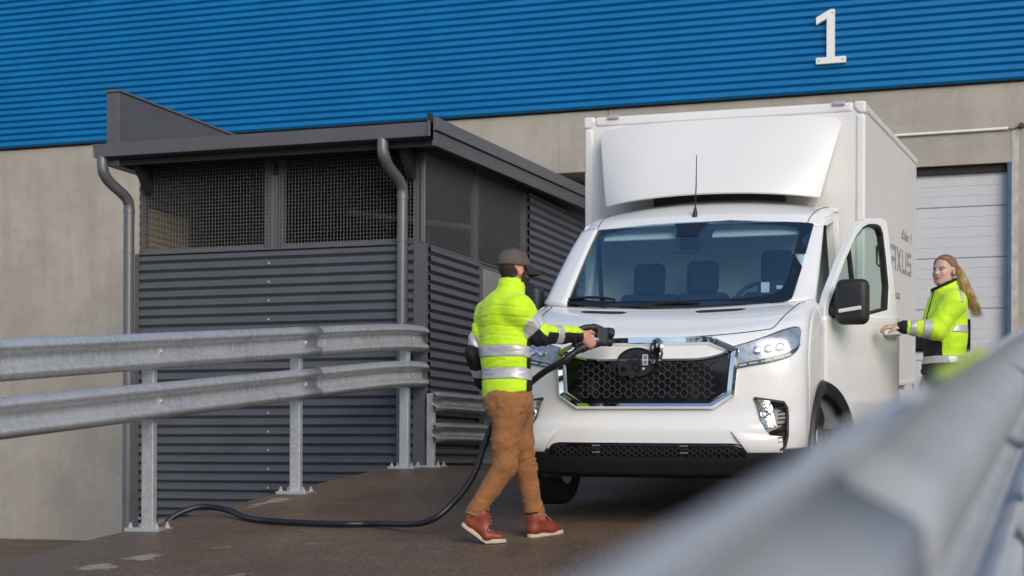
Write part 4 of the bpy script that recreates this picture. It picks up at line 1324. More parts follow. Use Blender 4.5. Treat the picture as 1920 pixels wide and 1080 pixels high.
# ---- cargo box
BW, BY0, BY1, BZ0, BZ1 = 1.075, 2.30, 5.97, 0.765, 2.875
box = MB().box((-BW + 0.012, BY0 + 0.012, BZ0), (BW - 0.012, BY1, BZ1 - 0.012)).build('cargo_box', m_boxw, van)
def edge(lo, hi, bev=0.022):
    return MB().box(lo, hi).build('edge_profile', m_boxw, box, bevel=bev, seg=4)
edge((-BW + 0.09, BY0, BZ1 - 0.075), (BW - 0.09, BY0 + 0.09, BZ1))
for sg in (-1, 1):
    x0, x1 = sorted((sg * BW, sg * (BW - 0.072)))
    edge((x0, BY0, BZ0 - 0.002), (x1, BY0 + 0.075, BZ1 - 0.092))
    x0, x1 = sorted((sg * BW, sg * (BW - 0.07)))
    edge((x0, BY0 + 0.092, BZ1 - 0.07), (x1, BY1 + 0.002, BZ1))
    edge((x0, BY0 + 0.078, BZ0 - 0.004), (x1, BY1 + 0.002, BZ0 + 0.03), 0.006)
    # moulded corner cap with a diagonal inner edge
    poly = [(0, 0), (0.088, 0), (0.088, -0.045), (0.052, -0.09), (0, -0.09)]
    mb = MB().prism([(sg * (BW - a), BZ1 + b) for a, b in poly], lambda a, b, h: (a + sg * 0.003, h, b + 0.003), BY0 - 0.004, BY0 + 0.09)
    mb.build('corner_cap', m_boxw, box, bevel=0.018, seg=4)
    xm = -0.835 if sg < 0 else 0.885
    MB().box((xm - 0.045, BY0 - 0.022, BZ1 - 0.022), (xm + 0.045, BY0 + 0.002, BZ1 + 0.006)).build('marker_lamp', M('marker_lens', (0.45, 0.43, 0.52), rough=0.2), box, bevel=0.006)
MB().box((-0.9, BY0 + 0.005, BZ0 - 0.05), (0.9, BY1 - 0.02, BZ0)).build('box_underframe', m_alloy, box)
for y in (3.2, 3.75, 5.3):
    MB().box((0.93, y, BZ0 - 0.20), (0.98, y + 0.07, BZ0 - 0.004)).build('box_bracket', m_alloy, box)
MB().box((1.0, 5.05, BZ0 - 0.045), (1.06, 5.11, BZ0 - 0.006)).build('side_marker', m_orange, box, bevel=0.006)
MB().tube(spline([(1.05, 5.86, BZ0 - 0.005), (1.06, 5.90, 0.66), (1.05, 5.82, 0.55), (1.04, 5.72, 0.45)], 6), 0.006, 6).build('earth_cable', m_seal, box, smooth=60)
MB().box((-0.98, BY1, BZ0 + 0.05), (0.98, BY1 + 0.02, BZ1 - 0.08)).build('rear_shutter', m_boxw, box)

# wind deflector
mb = MB()
def dfl(u, b):
    hw = 0.80 + 0.125 * b + (0.0)
    a = abs(u)
    zb = 2.205 - 0.050 * a ** 2
    zt = 2.785 - 0.03 * a ** 4
    z = zb + (zt - zb) * b
    y = 1.80 + 0.36 * b ** 1.1 + 0.16 * a ** 4 * (1 - 0.5 * b)
    e = 1 - 0.05 * max(0, (b - 0.9) / 0.1) ** 2
    return (u * hw * e, y, z)
nu, nb = 33, 14
us = [sin(a) for a in lin(-pi / 2, pi / 2, nu)]
mb.grid(dfl, us, lin(0, 1, nb))
def side(u):
    o = len(mb.v)
    col = [dfl(u, b) for b in lin(0, 1, nb)]
    for k in range(5):
        mb.v += [(p[0] - 0.02 * (k / 4) * math.copysign(1, u), p[1] + (BY0 - p[1]) * k / 4, p[2] + (0.10 * (k / 4) * (1 - i / (nb - 1)))) for i, p in enumerate(col)]
    for k in range(4):
        for i in range(nb - 1):
            mb.f.append((o + k * nb + i, o + k * nb + i + 1, o + (k + 1) * nb + i + 1, o + (k + 1) * nb + i))
side(-1.0); side(1.0)
o = len(mb.v)
top = [dfl(u, 1) for u in us]
mb.v += top + [(p[0], BY0, p[2] + 0.01) for p in top]
for i in range(nu - 1): mb.f.append((o + i, o + i + 1, o + nu + i + 1, o + nu + i))
bm_ = mb.mesh('wind_deflector')
bmx = bmesh.new(); bmx.from_mesh(bm_); bmesh.ops.remove_doubles(bmx, verts=bmx.verts, dist=0.0008); bmx.to_mesh(bm_); bmx.free()
de = link('wind_deflector', bm_, m_boxw, van, smooth=55, solid=0.02)
bv = de.modifiers.new('bevel', 'BEVEL'); bv.width = 0.02; bv.segments = 3; bv.limit_method = 'ANGLE'; bv.angle_limit = radians(35)
MB().box((-0.50, 2.22, 2.10), (0.50, 2.28, 2.30)).build('roof_gap_shade', m_bumper, van)  # added dark block paints the shadow in the gap below the deflector

# lettering on the box side (reads AXUS beside the open door, the first letter hidden behind it)
def glyph(segs, y, z, w, h, name='lettering', th=0.0, par=None):
    mb = MB()
    for s in segs:
        mb.prism([(y + a * w, z + b * h) for a, b in s], lambda a, b, hh: (BW - 0.012 + hh, a, b), -0.004, 0.003)
    return mb.build(name, m_textgrey, par or box)
R_ = lambda x0, x1, z0, z1: [(x0, z0), (x1, z0), (x1, z1), (x0, z1)]
T = 0.16
LET = {
 'M': [R_(0, .16, 0, 1), R_(.84, 1, 0, 1), R_(.16, .84, .8, 1), R_(.42, .58, 0, .8)],
 'A': [R_(0, 1, .82, 1), R_(.78, 1, 0, .82), R_(0, .78, .36, .52), R_(0, .2, 0, .36)],
 'X': [[(0, 0), (.24, 0), (1, 1), (.76, 1)], [(.76, 0), (1, 0), (.56, .53), (.44, .37)], [(0, 1), (.24, 1), (.56, .63), (.44, .47)]],
 'U': [R_(0, .2, .18, 1), R_(.8, 1, .18, 1), R_(0, 1, 0, .18)],
 'S': [R_(0, 1, .82, 1), R_(0, .2, .58, .82), R_(0, 1, .42, .58), R_(.8, 1, .18, .42), R_(0, 1, 0, .18)],
}
y = 3.62
for ch in 'MAXUS':
    glyph(LET[ch], y, 1.745, 0.33, 0.205)
    y += 0.395
def text(s, y, z, size, stretch):
    cu = bpy.data.curves.new('lettering', 'FONT')
    cu.body = s
    cu.size = size
    cu.extrude = 0.002
    o = bpy.data.objects.new('lettering', cu)
    COL.objects.link(o)
    dg = bpy.context.evaluated_depsgraph_get()
    me = bpy.data.meshes.new_from_object(o.evaluated_get(dg))
    bpy.data.objects.remove(o)
    for v in me.vertices:
        x, yy, zz = v.co
        v.co = (BW - 0.010 + zz, y + x * stretch, z + yy)
    me.materials.clear()
    return link('lettering', me, m_textgrey, box)
text('eDeliver', 4.76, 2.045, 0.125, 1.30)
text('9', 5.47, 2.045, 0.125, 1.30)
text('ELECTRIC', 4.23, 1.508, 0.075, 1.35)
# ================================================================ PEOPLE (smooth-union fields meshed by surface nets)
def cone(a, b, ra, rb, flat=None):
    return ('c', np.array(a, float), np.array(b, float), ra, rb, flat)
def ball(c, r, rot=None):
    return ('e', np.array(c, float), np.array(r if hasattr(r, '__len__') else (r, r, r), float), rot)
def rotm(ax, deg):
    return np.array(Matrix.Rotation(radians(deg), 3, ax))

def prim_bounds(p):
    if p[0] == 'c':
        r = max(p[3], p[4])
        return np.minimum(p[1], p[2]) - r, np.maximum(p[1], p[2]) + r
    r = max(p[2])
    return p[1] - r, p[1] + r

def prim_eval(p, X, Y, Z):
    if p[0] == 'c':
        a, b, ra, rb, flat = p[1:]
        dx, dy, dz = X - a[0], Y - a[1], Z - a[2]
        ab = b - a
        if flat is not None:                      # (axis, factor): squash across an axis
            n, f = np.array(flat[0], float), flat[1]
            n = n / np.linalg.norm(n)
            abn = ab - n * (ab @ n) + n * (ab @ n) / f
            q = dx * n[0] + dy * n[1] + dz * n[2]
            k = q * (1 / f - 1)
            dx, dy, dz = dx + n[0] * k, dy + n[1] * k, dz + n[2] * k
            ab = abn
        L = max(ab @ ab, 1e-9)
        t = np.clip((dx * ab[0] + dy * ab[1] + dz * ab[2]) / L, 0, 1)
        d = np.sqrt((dx - t * ab[0]) ** 2 + (dy - t * ab[1]) ** 2 + (dz - t * ab[2]) ** 2) - (ra + (rb - ra) * t)
        if flat is not None:
            d = d * min(1, 0.5 + flat[1] * 0.5)
        return d
    c, r, rot = p[1:]
    dx, dy, dz = X - c[0], Y - c[1], Z - c[2]
    if rot is not None:
        m = rot.T
        dx, dy, dz = (m[0, 0] * dx + m[0, 1] * dy + m[0, 2] * dz, m[1, 0] * dx + m[1, 1] * dy + m[1, 2] * dz, m[2, 0] * dx + m[2, 1] * dy + m[2, 2] * dz)
    k0 = np.sqrt((dx / r[0]) ** 2 + (dy / r[1]) ** 2 + (dz / r[2]) ** 2)
    k1 = np.sqrt((dx / r[0] ** 2) ** 2 + (dy / r[1] ** 2) ** 2 + (dz / r[2] ** 2) ** 2)
    return k0 * (k0 - 1) / np.maximum(k1, 1e-6)

def field_mesh(prims, h, cuts=(), relax=1):
    """prims: list of (prim, k); k = blend radius. cuts: functions (X,Y,Z)->d that remove where d<0."""
    lo = np.min([prim_bounds(p)[0] for p, k in prims], 0) - 3 * h
    hi = np.max([prim_bounds(p)[1] for p, k in prims], 0) + 3 * h
    n = np.ceil((hi - lo) / h).astype(int) + 1
    ax = [lo[i] + h * np.arange(n[i]) for i in range(3)]
    D = np.full(n, 1.0, np.float32)
    for p, k in prims:
        a, b = prim_bounds(p)
        m = k + 3 * h + 0.02
        i0 = np.maximum(((a - m - lo) / h).astype(int), 0)
        i1 = np.minimum(((b + m - lo) / h).astype(int) + 2, n)
        sl = tuple(slice(i0[q], i1[q]) for q in range(3))
        X, Y, Z = np.meshgrid(*[ax[q][sl[q]] for q in range(3)], indexing='ij', sparse=True)
        d = prim_eval(p, X, Y, Z).astype(np.float32)
        c = D[sl]
        if k > 0:
            hh = np.maximum(k - np.abs(c - d), 0) / k
            D[sl] = np.minimum(c, d) - hh * hh * k * 0.25
        else:
            D[sl] = np.minimum(c, d)
    if cuts:
        X, Y, Z = np.meshgrid(*ax, indexing='ij', sparse=True)
        for f in cuts:
            D = np.maximum(D, -(f(X, Y, Z)).astype(np.float32))
    # surface nets
    ins = D < 0
    cs = [ins[i:n[0] - 1 + i, j:n[1] - 1 + j, k:n[2] - 1 + k] for i in (0, 1) for j in (0, 1) for k in (0, 1)]
    cnt = sum(c.astype(np.int8) for c in cs)
    mask = (cnt > 0) & (cnt < 8)
    I = np.argwhere(mask)
    idx = np.full(mask.shape, -1, np.int64)
    idx[mask] = np.arange(len(I))
    acc = np.zeros((len(I), 3))
    num = np.zeros(len(I))
    off = [(0, 0, 0), (1, 0, 0), (0, 1, 0), (1, 1, 0), (0, 0, 1), (1, 0, 1), (0, 1, 1), (1, 1, 1)]
    ed = [(a, b) for a in off for b in off if sum(b) - sum(a) == 1 and all(y >= x for x, y in zip(a, b))]
    for a, b in ed:
        da = D[I[:, 0] + a[0], I[:, 1] + a[1], I[:, 2] + a[2]]
        db = D[I[:, 0] + b[0], I[:, 1] + b[1], I[:, 2] + b[2]]
        cr = (da < 0) != (db < 0)
        t = np.where(cr, da / np.where(cr, da - db, 1), 0)
        P = np.array(a)[None] + t[:, None] * (np.array(b) - np.array(a))[None]
        acc[cr] += P[cr]
        num[cr] += 1
    V = (I + acc / np.maximum(num, 1)[:, None]) * h + lo
    faces = []
    for axis in range(3):
        u, w = [(1, 2), (2, 0), (0, 1)][axis]
        A = ins.take(range(0, n[axis] - 1), axis)
        B = ins.take(range(1, n[axis]), axis)
        E = np.argwhere(A != B)
        E = E[(E[:, u] > 0) & (E[:, w] > 0) & (E[:, u] < n[u] - 1) & (E[:, w] < n[w] - 1)]
        du, dw = np.zeros(3, int), np.zeros(3, int)
        du[u] = 1
        dw[w] = 1
        q = [idx[tuple((E - x).T)] for x in (du + dw, dw, 0 * du, du)]
        inside = A[tuple(E.T)]
        Q = np.stack(q, 1)
        Q[~inside] = Q[~inside][:, ::-1]
        faces.append(Q)
    Fc = np.concatenate(faces)
    Fc = Fc[(Fc >= 0).all(1)]
    for _ in range(relax):
        S = np.zeros_like(V)
        c = np.zeros(len(V))
        for a in range(4):
            i, j = Fc[:, a], Fc[:, (a + 1) % 4]
            np.add.at(S, i, V[j]); np.add.at(S, j, V[i])
            np.add.at(c, i, 1); np.add.at(c, j, 1)
        V = V * 0.5 + 0.5 * S / np.maximum(c, 1)[:, None]
    return V, Fc

def normals(V, Fc):
    a, b, c, d = (V[Fc[:, k]] for k in range(4))
    fn = np.cross(c - a, d - b)
    N = np.zeros_like(V)
    for k in range(4):
        np.add.at(N, Fc[:, k], fn)
    return N / np.maximum(np.linalg.norm(N, axis=1), 1e-9)[:, None]

def raw_obj(name, V, Fc, mat, parent, smooth=180):
    me = bpy.data.meshes.new(name)
    me.from_pydata(V.tolist(), [], Fc.tolist())
    return link(name, me, mat, parent, smooth)

def zone_border(V, Fc, zone, it=8):
    """straighten the borders between colour zones"""
    E = np.concatenate([np.stack([Fc[:, k], Fc[:, (k + 1) % 4]], 1) for k in range(4)])
    fi = np.tile(np.arange(len(Fc)), 4)
    E = np.sort(E, 1)
    key = E[:, 0] * (len(V) + 1) + E[:, 1]
    o = np.argsort(key, kind='stable')
    k2, f2, e2 = key[o], fi[o], E[o]
    same = k2[:-1] == k2[1:]
    bd = same & (zone[f2[:-1]] != zone[f2[1:]])
    ee = e2[:-1][bd]
    V = V.copy()
    for _ in range(it):
        S = np.zeros_like(V); c = np.zeros(len(V))
        for i, j in ((0, 1), (1, 0)):
            np.add.at(S, ee[:, i], V[ee[:, j]]); np.add.at(c, ee[:, i], 1)
        m = c > 0
        V[m] = V[m] * 0.4 + 0.6 * S[m] / c[m][:, None]
    return V

def face_islands(f):
    par = {}
    def find(x):
        while par[x] != x:
            par[x] = par[par[x]]
            x = par[x]
        return x
    for q in f:
        for v in q: par.setdefault(v, v)
        r = find(q[0])
        for v in q[1:]: par[find(v)] = r
    return np.array([find(q[0]) for q in f])

def split_zones(base, V, Fc, zone, spec, parent):
    """zone: int per face; spec: zone -> (name, material, lift). The first entry is the garment, the others its children."""
    zone = zone.copy()
    for z in list(spec)[1:]:                       # crumbs join the garment
        ids = np.where(zone == z)[0]
        isl = face_islands(Fc[ids].tolist())
        for r in np.unique(isl):
            if (isl == r).sum() < 60: zone[ids[isl == r]] = 0
    V = zone_border(V, Fc, zone)
    N = normals(V, Fc)
    main = None
    for z, (name, mat, lift) in spec.items():
        ids = np.where(zone == z)[0]
        if not len(ids): continue
        isl = face_islands(Fc[ids].tolist()) if z else np.zeros(len(ids), int)
        for r in np.unique(isl):
            f = Fc[ids[isl == r]]
            used, inv = np.unique(f, return_inverse=True)
            P = V[used] + N[used] * lift
            o = raw_obj(name, P, inv.reshape(-1, 4), mat, main or parent)
            if main is None: main = o
            md = o.modifiers.new('thickness', 'SOLIDIFY')
            md.thickness = 0.004
            md.offset = -1
    return main

def seg_t(P, a, b):
    a, b = np.array(a), np.array(b)
    ab = b - a
    t = ((P - a) @ ab) / (ab @ ab)
    d = np.linalg.norm(P - (a + np.clip(t, 0, 1)[:, None] * ab), axis=1)
    return t, d

def fold(V, N, amp, sc, seed=0.0, ridge=True):
    out = np.empty(len(V))
    for i, p in enumerate(V):
        q = (p[0] * sc[0] + seed, p[1] * sc[1], p[2] * sc[2])
        v = mnoise.noise(q)
        out[i] = (1 - 2 * abs(v)) if ridge else v
    return out * amp

def hand(palm, fwd, side, up, s=1.0, curl=0.5, thumb=1, spread=1.0, grip=0.0):
    """palm: centre; fwd: to the fingers; side: to the thumb; up: back of the hand. Returns prims."""
    palm, fwd, side, up = (np.array(x, float) for x in (palm, fwd, side, up))
    P = []
    P.append((cone(palm - fwd * 0.035 * s, palm + fwd * 0.03 * s, 0.030 * s, 0.036 * s, (up, 0.48)), 0.012))
    P.append((cone(palm - fwd * 0.085 * s, palm - fwd * 0.03 * s, 0.026 * s, 0.030 * s, (up, 0.75)), 0.02))
    lens = (0.072, 0.080, 0.074, 0.058)
    for k in range(4):
        base = palm + fwd * (0.040 - 0.004 * abs(k - 1)) * s + side * (0.028 - 0.0185 * k) * s
        L = lens[k] * s
        ang = curl
        d = fwd
        p = base
        r = 0.0098 * s
        for j, fr in enumerate((0.45, 0.32, 0.26)):
            an = ang * (0.7 + 0.55 * j)
            dd = fwd * math.cos(min(2.6, an * (j + 1) * 0.75)) - up * math.sin(min(2.6, an * (j + 1) * 0.75))
            q = p + dd * L * fr
            P.append((cone(p, q, r, r * 0.92), 0.004))
            p, r = q, r * 0.92
    tb = palm - fwd * 0.018 * s + side * 0.030 * s
    t1 = tb + (fwd * 0.55 + side * 0.65 - up * 0.25 * thumb) * 0.038 * s
    t2 = t1 + (fwd * 0.85 + side * 0.12 - up * 0.45 * thumb) * 0.036 * s
    P.append((cone(tb, t1, 0.016 * s, 0.0125 * s), 0.012))
    P.append((cone(t1, t2, 0.0122 * s, 0.0095 * s), 0.004))
    return P

def head_prims(c, f, l, u, s=1.0, nose=1.0):
    """c: head centre, f forward, l left (of the head), u up."""
    c, f, l, u = (np.array(x, float) for x in (c, f, l, u))
    rot = np.stack([f, l, u], 1)
    E = lambda fx, lx, ux, r, k: (ball(c + f * fx * s + l * lx * s + u * ux * s, tuple(x * s for x in r), rot), k)
    P = [E(-0.012, 0, 0.030, (0.096, 0.076, 0.088), 0.0),        # skull
         E(0.030, 0, -0.030, (0.062, 0.060, 0.075), 0.03),        # face
         E(0.050, 0, -0.088, (0.034, 0.036, 0.026), 0.03),        # chin
         E(0.010, 0.040, -0.065, (0.045, 0.020, 0.030), 0.03),    # jaw
         E(0.010, -0.040, -0.065, (0.045, 0.020, 0.030), 0.03),
         E(0.062, 0.033, -0.025, (0.022, 0.022, 0.020), 0.02),    # cheeks
         E(0.062, -0.033, -0.025, (0.022, 0.022, 0.020), 0.02),
         E(0.076, 0.0, 0.022, (0.014, 0.050, 0.010), 0.015)]      # brow
    P.append((cone(c + (f * 0.086 + u * 0.010) * s, c + (f * 0.104 * nose - u * 0.026) * s, 0.008 * s, 0.0125 * s), 0.010))
    for sg in (-1, 1):
        P.append(E(0.094 * nose, 0.011 * sg, -0.030, (0.010, 0.009, 0.008), 0.006))
        P.append((ball(c + (f * -0.005 + l * 0.078 * sg - u * 0.008) * s, (0.018 * s, 0.009 * s, 0.031 * s), rot @ rotm('Y', 12) @ rotm('Z', 14 * sg)), 0.008))
    P.append(E(0.088, 0, -0.055, (0.010, 0.024, 0.0065), 0.006))  # lips
    P.append(E(0.086, 0, -0.066, (0.010, 0.020, 0.006), 0.006))
    return P

def unit(*v):
    v = np.array(v, float)
    return v / np.linalg.norm(v)

# ---------------------------------------------------------------- man with the charging plug
man = thing('person', 'bearded man in cap, yellow jacket and brown trousers walking with the charging plug', 'person',
            (-3.3439, 9.5834, -0.4412), (0, 0, YAW))
HDm = unit(0.80, 0.60, -0.16)                 # where he looks
lm = unit(-0.60, 0.80, 0.0)
um = np.cross(HDm, lm)
hc = np.array((0.040, 0.02, 1.655))
Rsh, Rel, Rwr = (0.070, -0.10, 1.405), (0.200, -0.06, 1.262), (0.425, 0.10, 1.272)
Lsh, Lel, Lwr = (-0.118, 0.13, 1.405), (-0.205, 0.13, 1.150), (-0.150, 0.24, 0.985)
Rhip, Rkn, Ran = (0.015, -0.075, 0.82), (-0.010, -0.11, 0.455), (-0.205, -0.12, 0.150)
Lhip, Lkn, Lan = (0.060, 0.085, 0.82), (0.118, 0.12, 0.440), (0.180, 0.11, 0.125)
BACKN = unit(0.64, 0.77, 0)                   # body heading
SIDE = unit(-0.77, 0.64, 0)
def man_body():
    P = head_prims(hc, HDm, lm, um, 1.0)
    P.append((cone((0.020, 0.0, 1.45), (0.030, 0.012, 1.60), 0.062, 0.056), 0.03))
    P.append((cone((0, 0.0, 1.36), (0, 0, 1.05), 0.125, 0.115, (BACKN, 0.62)), 0.04))
    P.append((cone((0.02, 0.0, 1.0), (0.03, 0.0, 0.88), 0.115, 0.125, (BACKN, 0.7)), 0.05))
    P.append((cone((0, 0, 1.42), Rsh, 0.06, 0.055), 0.04)); P.append((cone((0, 0, 1.42), Lsh, 0.06, 0.055), 0.04))
    for a, b, c in ((Rsh, Rel, Rwr), (Lsh, Lel, Lwr)):
        P.append((cone(a, b, 0.048, 0.040), 0.03)); P.append((cone(b, c, 0.039, 0.027), 0.02))
    for a, b, c in ((Rhip, Rkn, Ran), (Lhip, Lkn, Lan)):
        P.append((cone(a, b, 0.075, 0.052), 0.04)); P.append((cone(b, c, 0.050, 0.036), 0.03))
    # right hand closed round the grip: back of the hand towards the viewer, fingers wrap away and under
    w = np.array(Rwr)
    fw = unit(0.80, 0.30, -0.50)
    upv = unit(0.25, -0.92, 0.10)
    upv = unit(*(upv - fw * (upv @ fw)))
    sdv = np.cross(fw, upv)
    if sdv[2] < 0: sdv = -sdv
    P += hand(w + fw * 0.075 + np.array((0.01, 0.0, 0.012)), fw, sdv, upv, 1.08, curl=1.05)
    fw2 = unit(*(np.array(Lwr) - np.array(Lel)))
    up2 = unit(-0.7, 0.3, 0.2); up2 = unit(*(up2 - fw2 * (up2 @ fw2)))
    P += hand(np.array(Lwr) + fw2 * 0.085, fw2, np.cross(up2, fw2), up2, 1.05, curl=0.35)
    return P
def put_tint(o, cols):
    at = o.data.attributes.new('tint', 'FLOAT_COLOR', 'POINT')
    at.data.foreach_set('color', np.concatenate([cols, np.ones((len(cols), 1))], 1).astype(np.float32).ravel())
V, Fc = field_mesh(man_body(), 0.0055)
bo = raw_obj('body', V, Fc, m_skin, man)
base = np.array((0.52, 0.29, 0.215))
cols = np.tile(base, (len(V), 1)) * (1 + 0.10 * np.array([mnoise.noise((p[0] * 30, p[1] * 30, p[2] * 30)) for p in V]))[:, None]
rel = V - hc
fx, lx, ux = rel @ HDm, rel @ lm, rel @ um
ear = (np.abs(lx) > 0.070) & (np.abs(ux) < 0.05) & (V[:, 2] > 1.5)
cols[ear] = cols[ear] * np.array((1.12, 0.86, 0.80))
hn = V[:, 0] > 0.44
cols[hn] = cols[hn] * np.array((1.10, 0.94, 0.90))
put_tint(bo, np.clip(cols, 0, 1))
# short hair and beard: shells just off the head
def hair_shell(name, keep, lift, mat, parent, bump=0.002, seed=0.0):
    N = normals(V, Fc)
    fz = keep[Fc].all(1)
    used, inv = np.unique(Fc[fz], return_inverse=True)
    lf = np.array([lift + bump * mnoise.noise((p[0] * 90 + seed, p[1] * 90, p[2] * 45)) for p in V[used]])
    o = raw_obj(name, V[used] + N[used] * lf[:, None], inv.reshape(-1, 4), mat, parent)
    md = o.modifiers.new('thickness', 'SOLIDIFY'); md.thickness = 0.008; md.offset = -1
    return o
hd = V[:, 2] > 1.52
nearhead = np.linalg.norm(rel, axis=1) < 0.145
hair_shell('hair', nearhead & (fx < 0.005 - 0.25 * (ux < -0.03) * 0.1) & (ux > -0.052) & (ux < 0.06) & ~ear & (fx < 0.004), 0.004, m_hairdark, man)
hair_shell('beard', nearhead & ((ux < -0.030) & (fx > 0.004) & (ux + 0.9 * fx > -0.088) | ((fx > 0.004) & (fx < 0.022) & (ux < 0.03))) & ~((fx > 0.082) & (ux > -0.046)) & ~((np.abs(lx) > 0.082)), 0.013, m_hairdark, man, bump=0.006, seed=3)
# cap
CP = []
rotc = np.stack([HDm, lm, um], 1)
cc = hc + um * 0.040 - HDm * 0.012
V2, F2 = field_mesh([(ball(cc, (0.112, 0.092, 0.098), rotc), 0.0)], 0.006, cuts=[lambda X, Y, Z: ((X - hc[0]) * um[0] + (Y - hc[1]) * um[1] + (Z - hc[2]) * um[2] - 0.030 - 0.10 * ((X - hc[0]) * HDm[0] + (Y - hc[1]) * HDm[1] + (Z - hc[2]) * HDm[2]))])
cap = raw_obj('cap', V2, F2, m_cap, man, smooth=50)
mb = MB()
def brim(a, r, dz):
    an = radians(a)
    R0, R1 = 0.098, 0.098 + 0.082 * cos(radians(a * 0.98)) ** 0.6
    rr = R0 + (R1 - R0) * r
    p = hc + HDm * (rr * cos(an) * 1.05 - 0.004) + lm * (rr * sin(an) * 0.92) + um * (0.044 - 0.030 * r * r - 0.030 * sin(an) ** 2 * (0.3 + r) + dz)
    return tuple(p)
mb.grid(lambda a, r: brim(a, r, 0), lin(-80, 80, 25), lin(-0.15, 1, 7))
mb.build('cap_brim', m_capdark, cap, smooth=60, keep=True, solid=0.005)
MB().tube([tuple(cc + um * 0.095), tuple(cc + um * 0.103)], [0.011, 0.006], 10).build('cap_button', m_cap, cap, smooth=60)
for k in range(6):
    an = radians(30 + 60 * k)
    pts = [tuple(cc + um * 0.0985 * sin(t) + (HDm * 0.1125 * cos(an) + lm * 0.0925 * sin(an)) * cos(t)) for t in lin(0.0, pi / 2, 12)]
    MB().tube(pts, 0.0014, 5).build('cap_seam', m_capdark, cap, smooth=60)

# jacket
J = [(cone((-0.020, 0.00, 1.37), (-0.012, 0.0, 1.16), 0.168, 0.160, (BACKN, 0.70)), 0.0),
     (cone((-0.010, 0.00, 1.16), (0.000, 0.0, 0.93), 0.160, 0.160, (BACKN, 0.74)), 0.05),
     (cone((0.0, 0.0, 0.94), (0.003, 0.0, 0.87), 0.159, 0.158, (BACKN, 0.78)), 0.03),
     (cone((0.0, 0.0, 1.43), (0.014, 0.005, 1.475), 0.105, 0.082), 0.06),
     (cone((0.012, 0.004, 1.475), (0.024, 0.010, 1.560), 0.088, 0.084), 0.02),
     (cone((0.02, -0.03, 1.42), Rsh, 0.085, 0.086), 0.05),
     (cone((-0.05, 0.05, 1.42), Lsh, 0.085, 0.080), 0.05),
     (cone(Rsh, Rel, 0.088, 0.066), 0.035), (cone(Rel, Rwr, 0.064, 0.050), 0.02),
     (cone(Lsh, Lel, 0.074, 0.056), 0.035), (cone(Lel, Lwr, 0.054, 0.046), 0.02)]
hemz = lambda x: 0.868 + 0.16 * max(0, 0)
cut_hem = lambda X, Y, Z: (Z - (0.872 + 0.17 * (X + 0.14)) + 0 * Y)
neck_cut = lambda X, Y, Z: np.maximum(np.sqrt((X - 0.024) ** 2 + (Y - 0.010) ** 2) - 0.064, 1.47 - Z + 0 * X + 0 * Y)
V, Fc = field_mesh(J, 0.0062, cuts=[lambda X, Y, Z: neck_cut(X, Y, Z), lambda X, Y, Z: 1.598 - 0.55 * ((X - 0.024) * BACKN[0] + (Y - 0.01) * BACKN[1]) - Z, lambda X, Y, Z: cut_hem(X, Y, Z) * 1.0 + 1e9 * ((X > 0.235) | (Z > 1.0))])
N = normals(V, Fc)
tRu, dRu = seg_t(V, Rsh, Rel); tRf, dRf = seg_t(V, Rel, Rwr)
tLu, dLu = seg_t(V, Lsh, Lel); tLf, dLf = seg_t(V, Lel, Lwr)
armR = (np.minimum(dRu, dRf) < 0.105) & ((V[:, 0] > 0.16) | ((tRu > 0.35) & (dRu < 0.096) & (V[:, 0] > 0.10))) & (V[:, 2] > 1.14)
armL = ((dLu < 0.092) & (tLu > 0.30) | (dLf < 0.075)) & (V[:, 0] < -0.125 - 0.0 * V[:, 2]) & (V[:, 1] > 0.06)
dsp = fold(V, N, 0.0022, (6, 6, 11), 1.0) + fold(V, N, 0.0026, (13, 13, 30), 5.0)
qz = (V[:, 2] + 0.10 * np.abs(V @ SIDE) ** 1.0 - 1.195)
for kq in range(1, 5):
    dsp -= np.where(~armR & ~armL & (V[:, 2] < 1.46), 0.0038 * np.exp(-((qz - kq * 0.060) / 0.005) ** 2), 0)
dsp += np.where(armR | armL, 0.004 * np.sin(60 * V[:, 2] + 40 * V[:, 0] + 3 * np.sin(30 * V[:, 0])), 0)
V = V + N * dsp[:, None]
fc = V[Fc].mean(1)
aR, aL = armR[Fc].mean(1) > 0.5, armL[Fc].mean(1) > 0.5
tRu, _ = seg_t(fc, Rsh, Rel); tRf, _ = seg_t(fc, Rel, Rwr)
tLu, _ = seg_t(fc, Lsh, Lel); tLf, _ = seg_t(fc, Lel, Lwr)
zone = np.zeros(len(Fc), int)
zz = fc[:, 2] + 0.02 * fc[:, 0]
torso = ~aR & ~aL
zone[torso & (np.abs(zz - 1.156) < 0.034)] = 1
zone[torso & (np.abs(zz - 1.020) < 0.034)] = 1
front = (fc @ BACKN > 0.075) & (fc @ SIDE < 0.02)
fr2 = torso & (fc[:, 0] > 0.120) & (fc[:, 2] < 1.215)
zone[fr2 & (zone == 0)] = 2
on_fore = tRf > -0.02
ax_u = unit(*(np.array(Rel) - np.array(Rsh)))
ua = aR & ~on_fore
zone[aR & (tRu > 0.40) & (tRu < 0.80) & (tRf < 0.05)] = 1
Cmid = np.array(Rel) + np.clip(tRf, 0, 1)[:, None] * (np.array(Rwr) - np.array(Rel))
below = (fc - Cmid) @ unit(-0.25, -0.15, 1.0) < 0.006
Cup = np.array(Rsh) + np.clip(tRu, 0, 1)[:, None] * (np.array(Rel) - np.array(Rsh))
below2 = (fc - Cup) @ unit(0.62, -0.10, 0.75) < 0.020
zone[aR & (zone == 0) & (tRf > 0.05) & below] = 2
zone[aR & (zone == 0) & (tRf <= 0.05) & (tRu >= 0.80) & below2] = 2
zone[aR & (tRf > 0.36) & (tRf < 0.54)] = 1
zone[aL & (tLu > 0.60) & (tLu < 0.84)] = 1
zone[aL & (tLu >= 0.84) & (zone == 0)] = 2
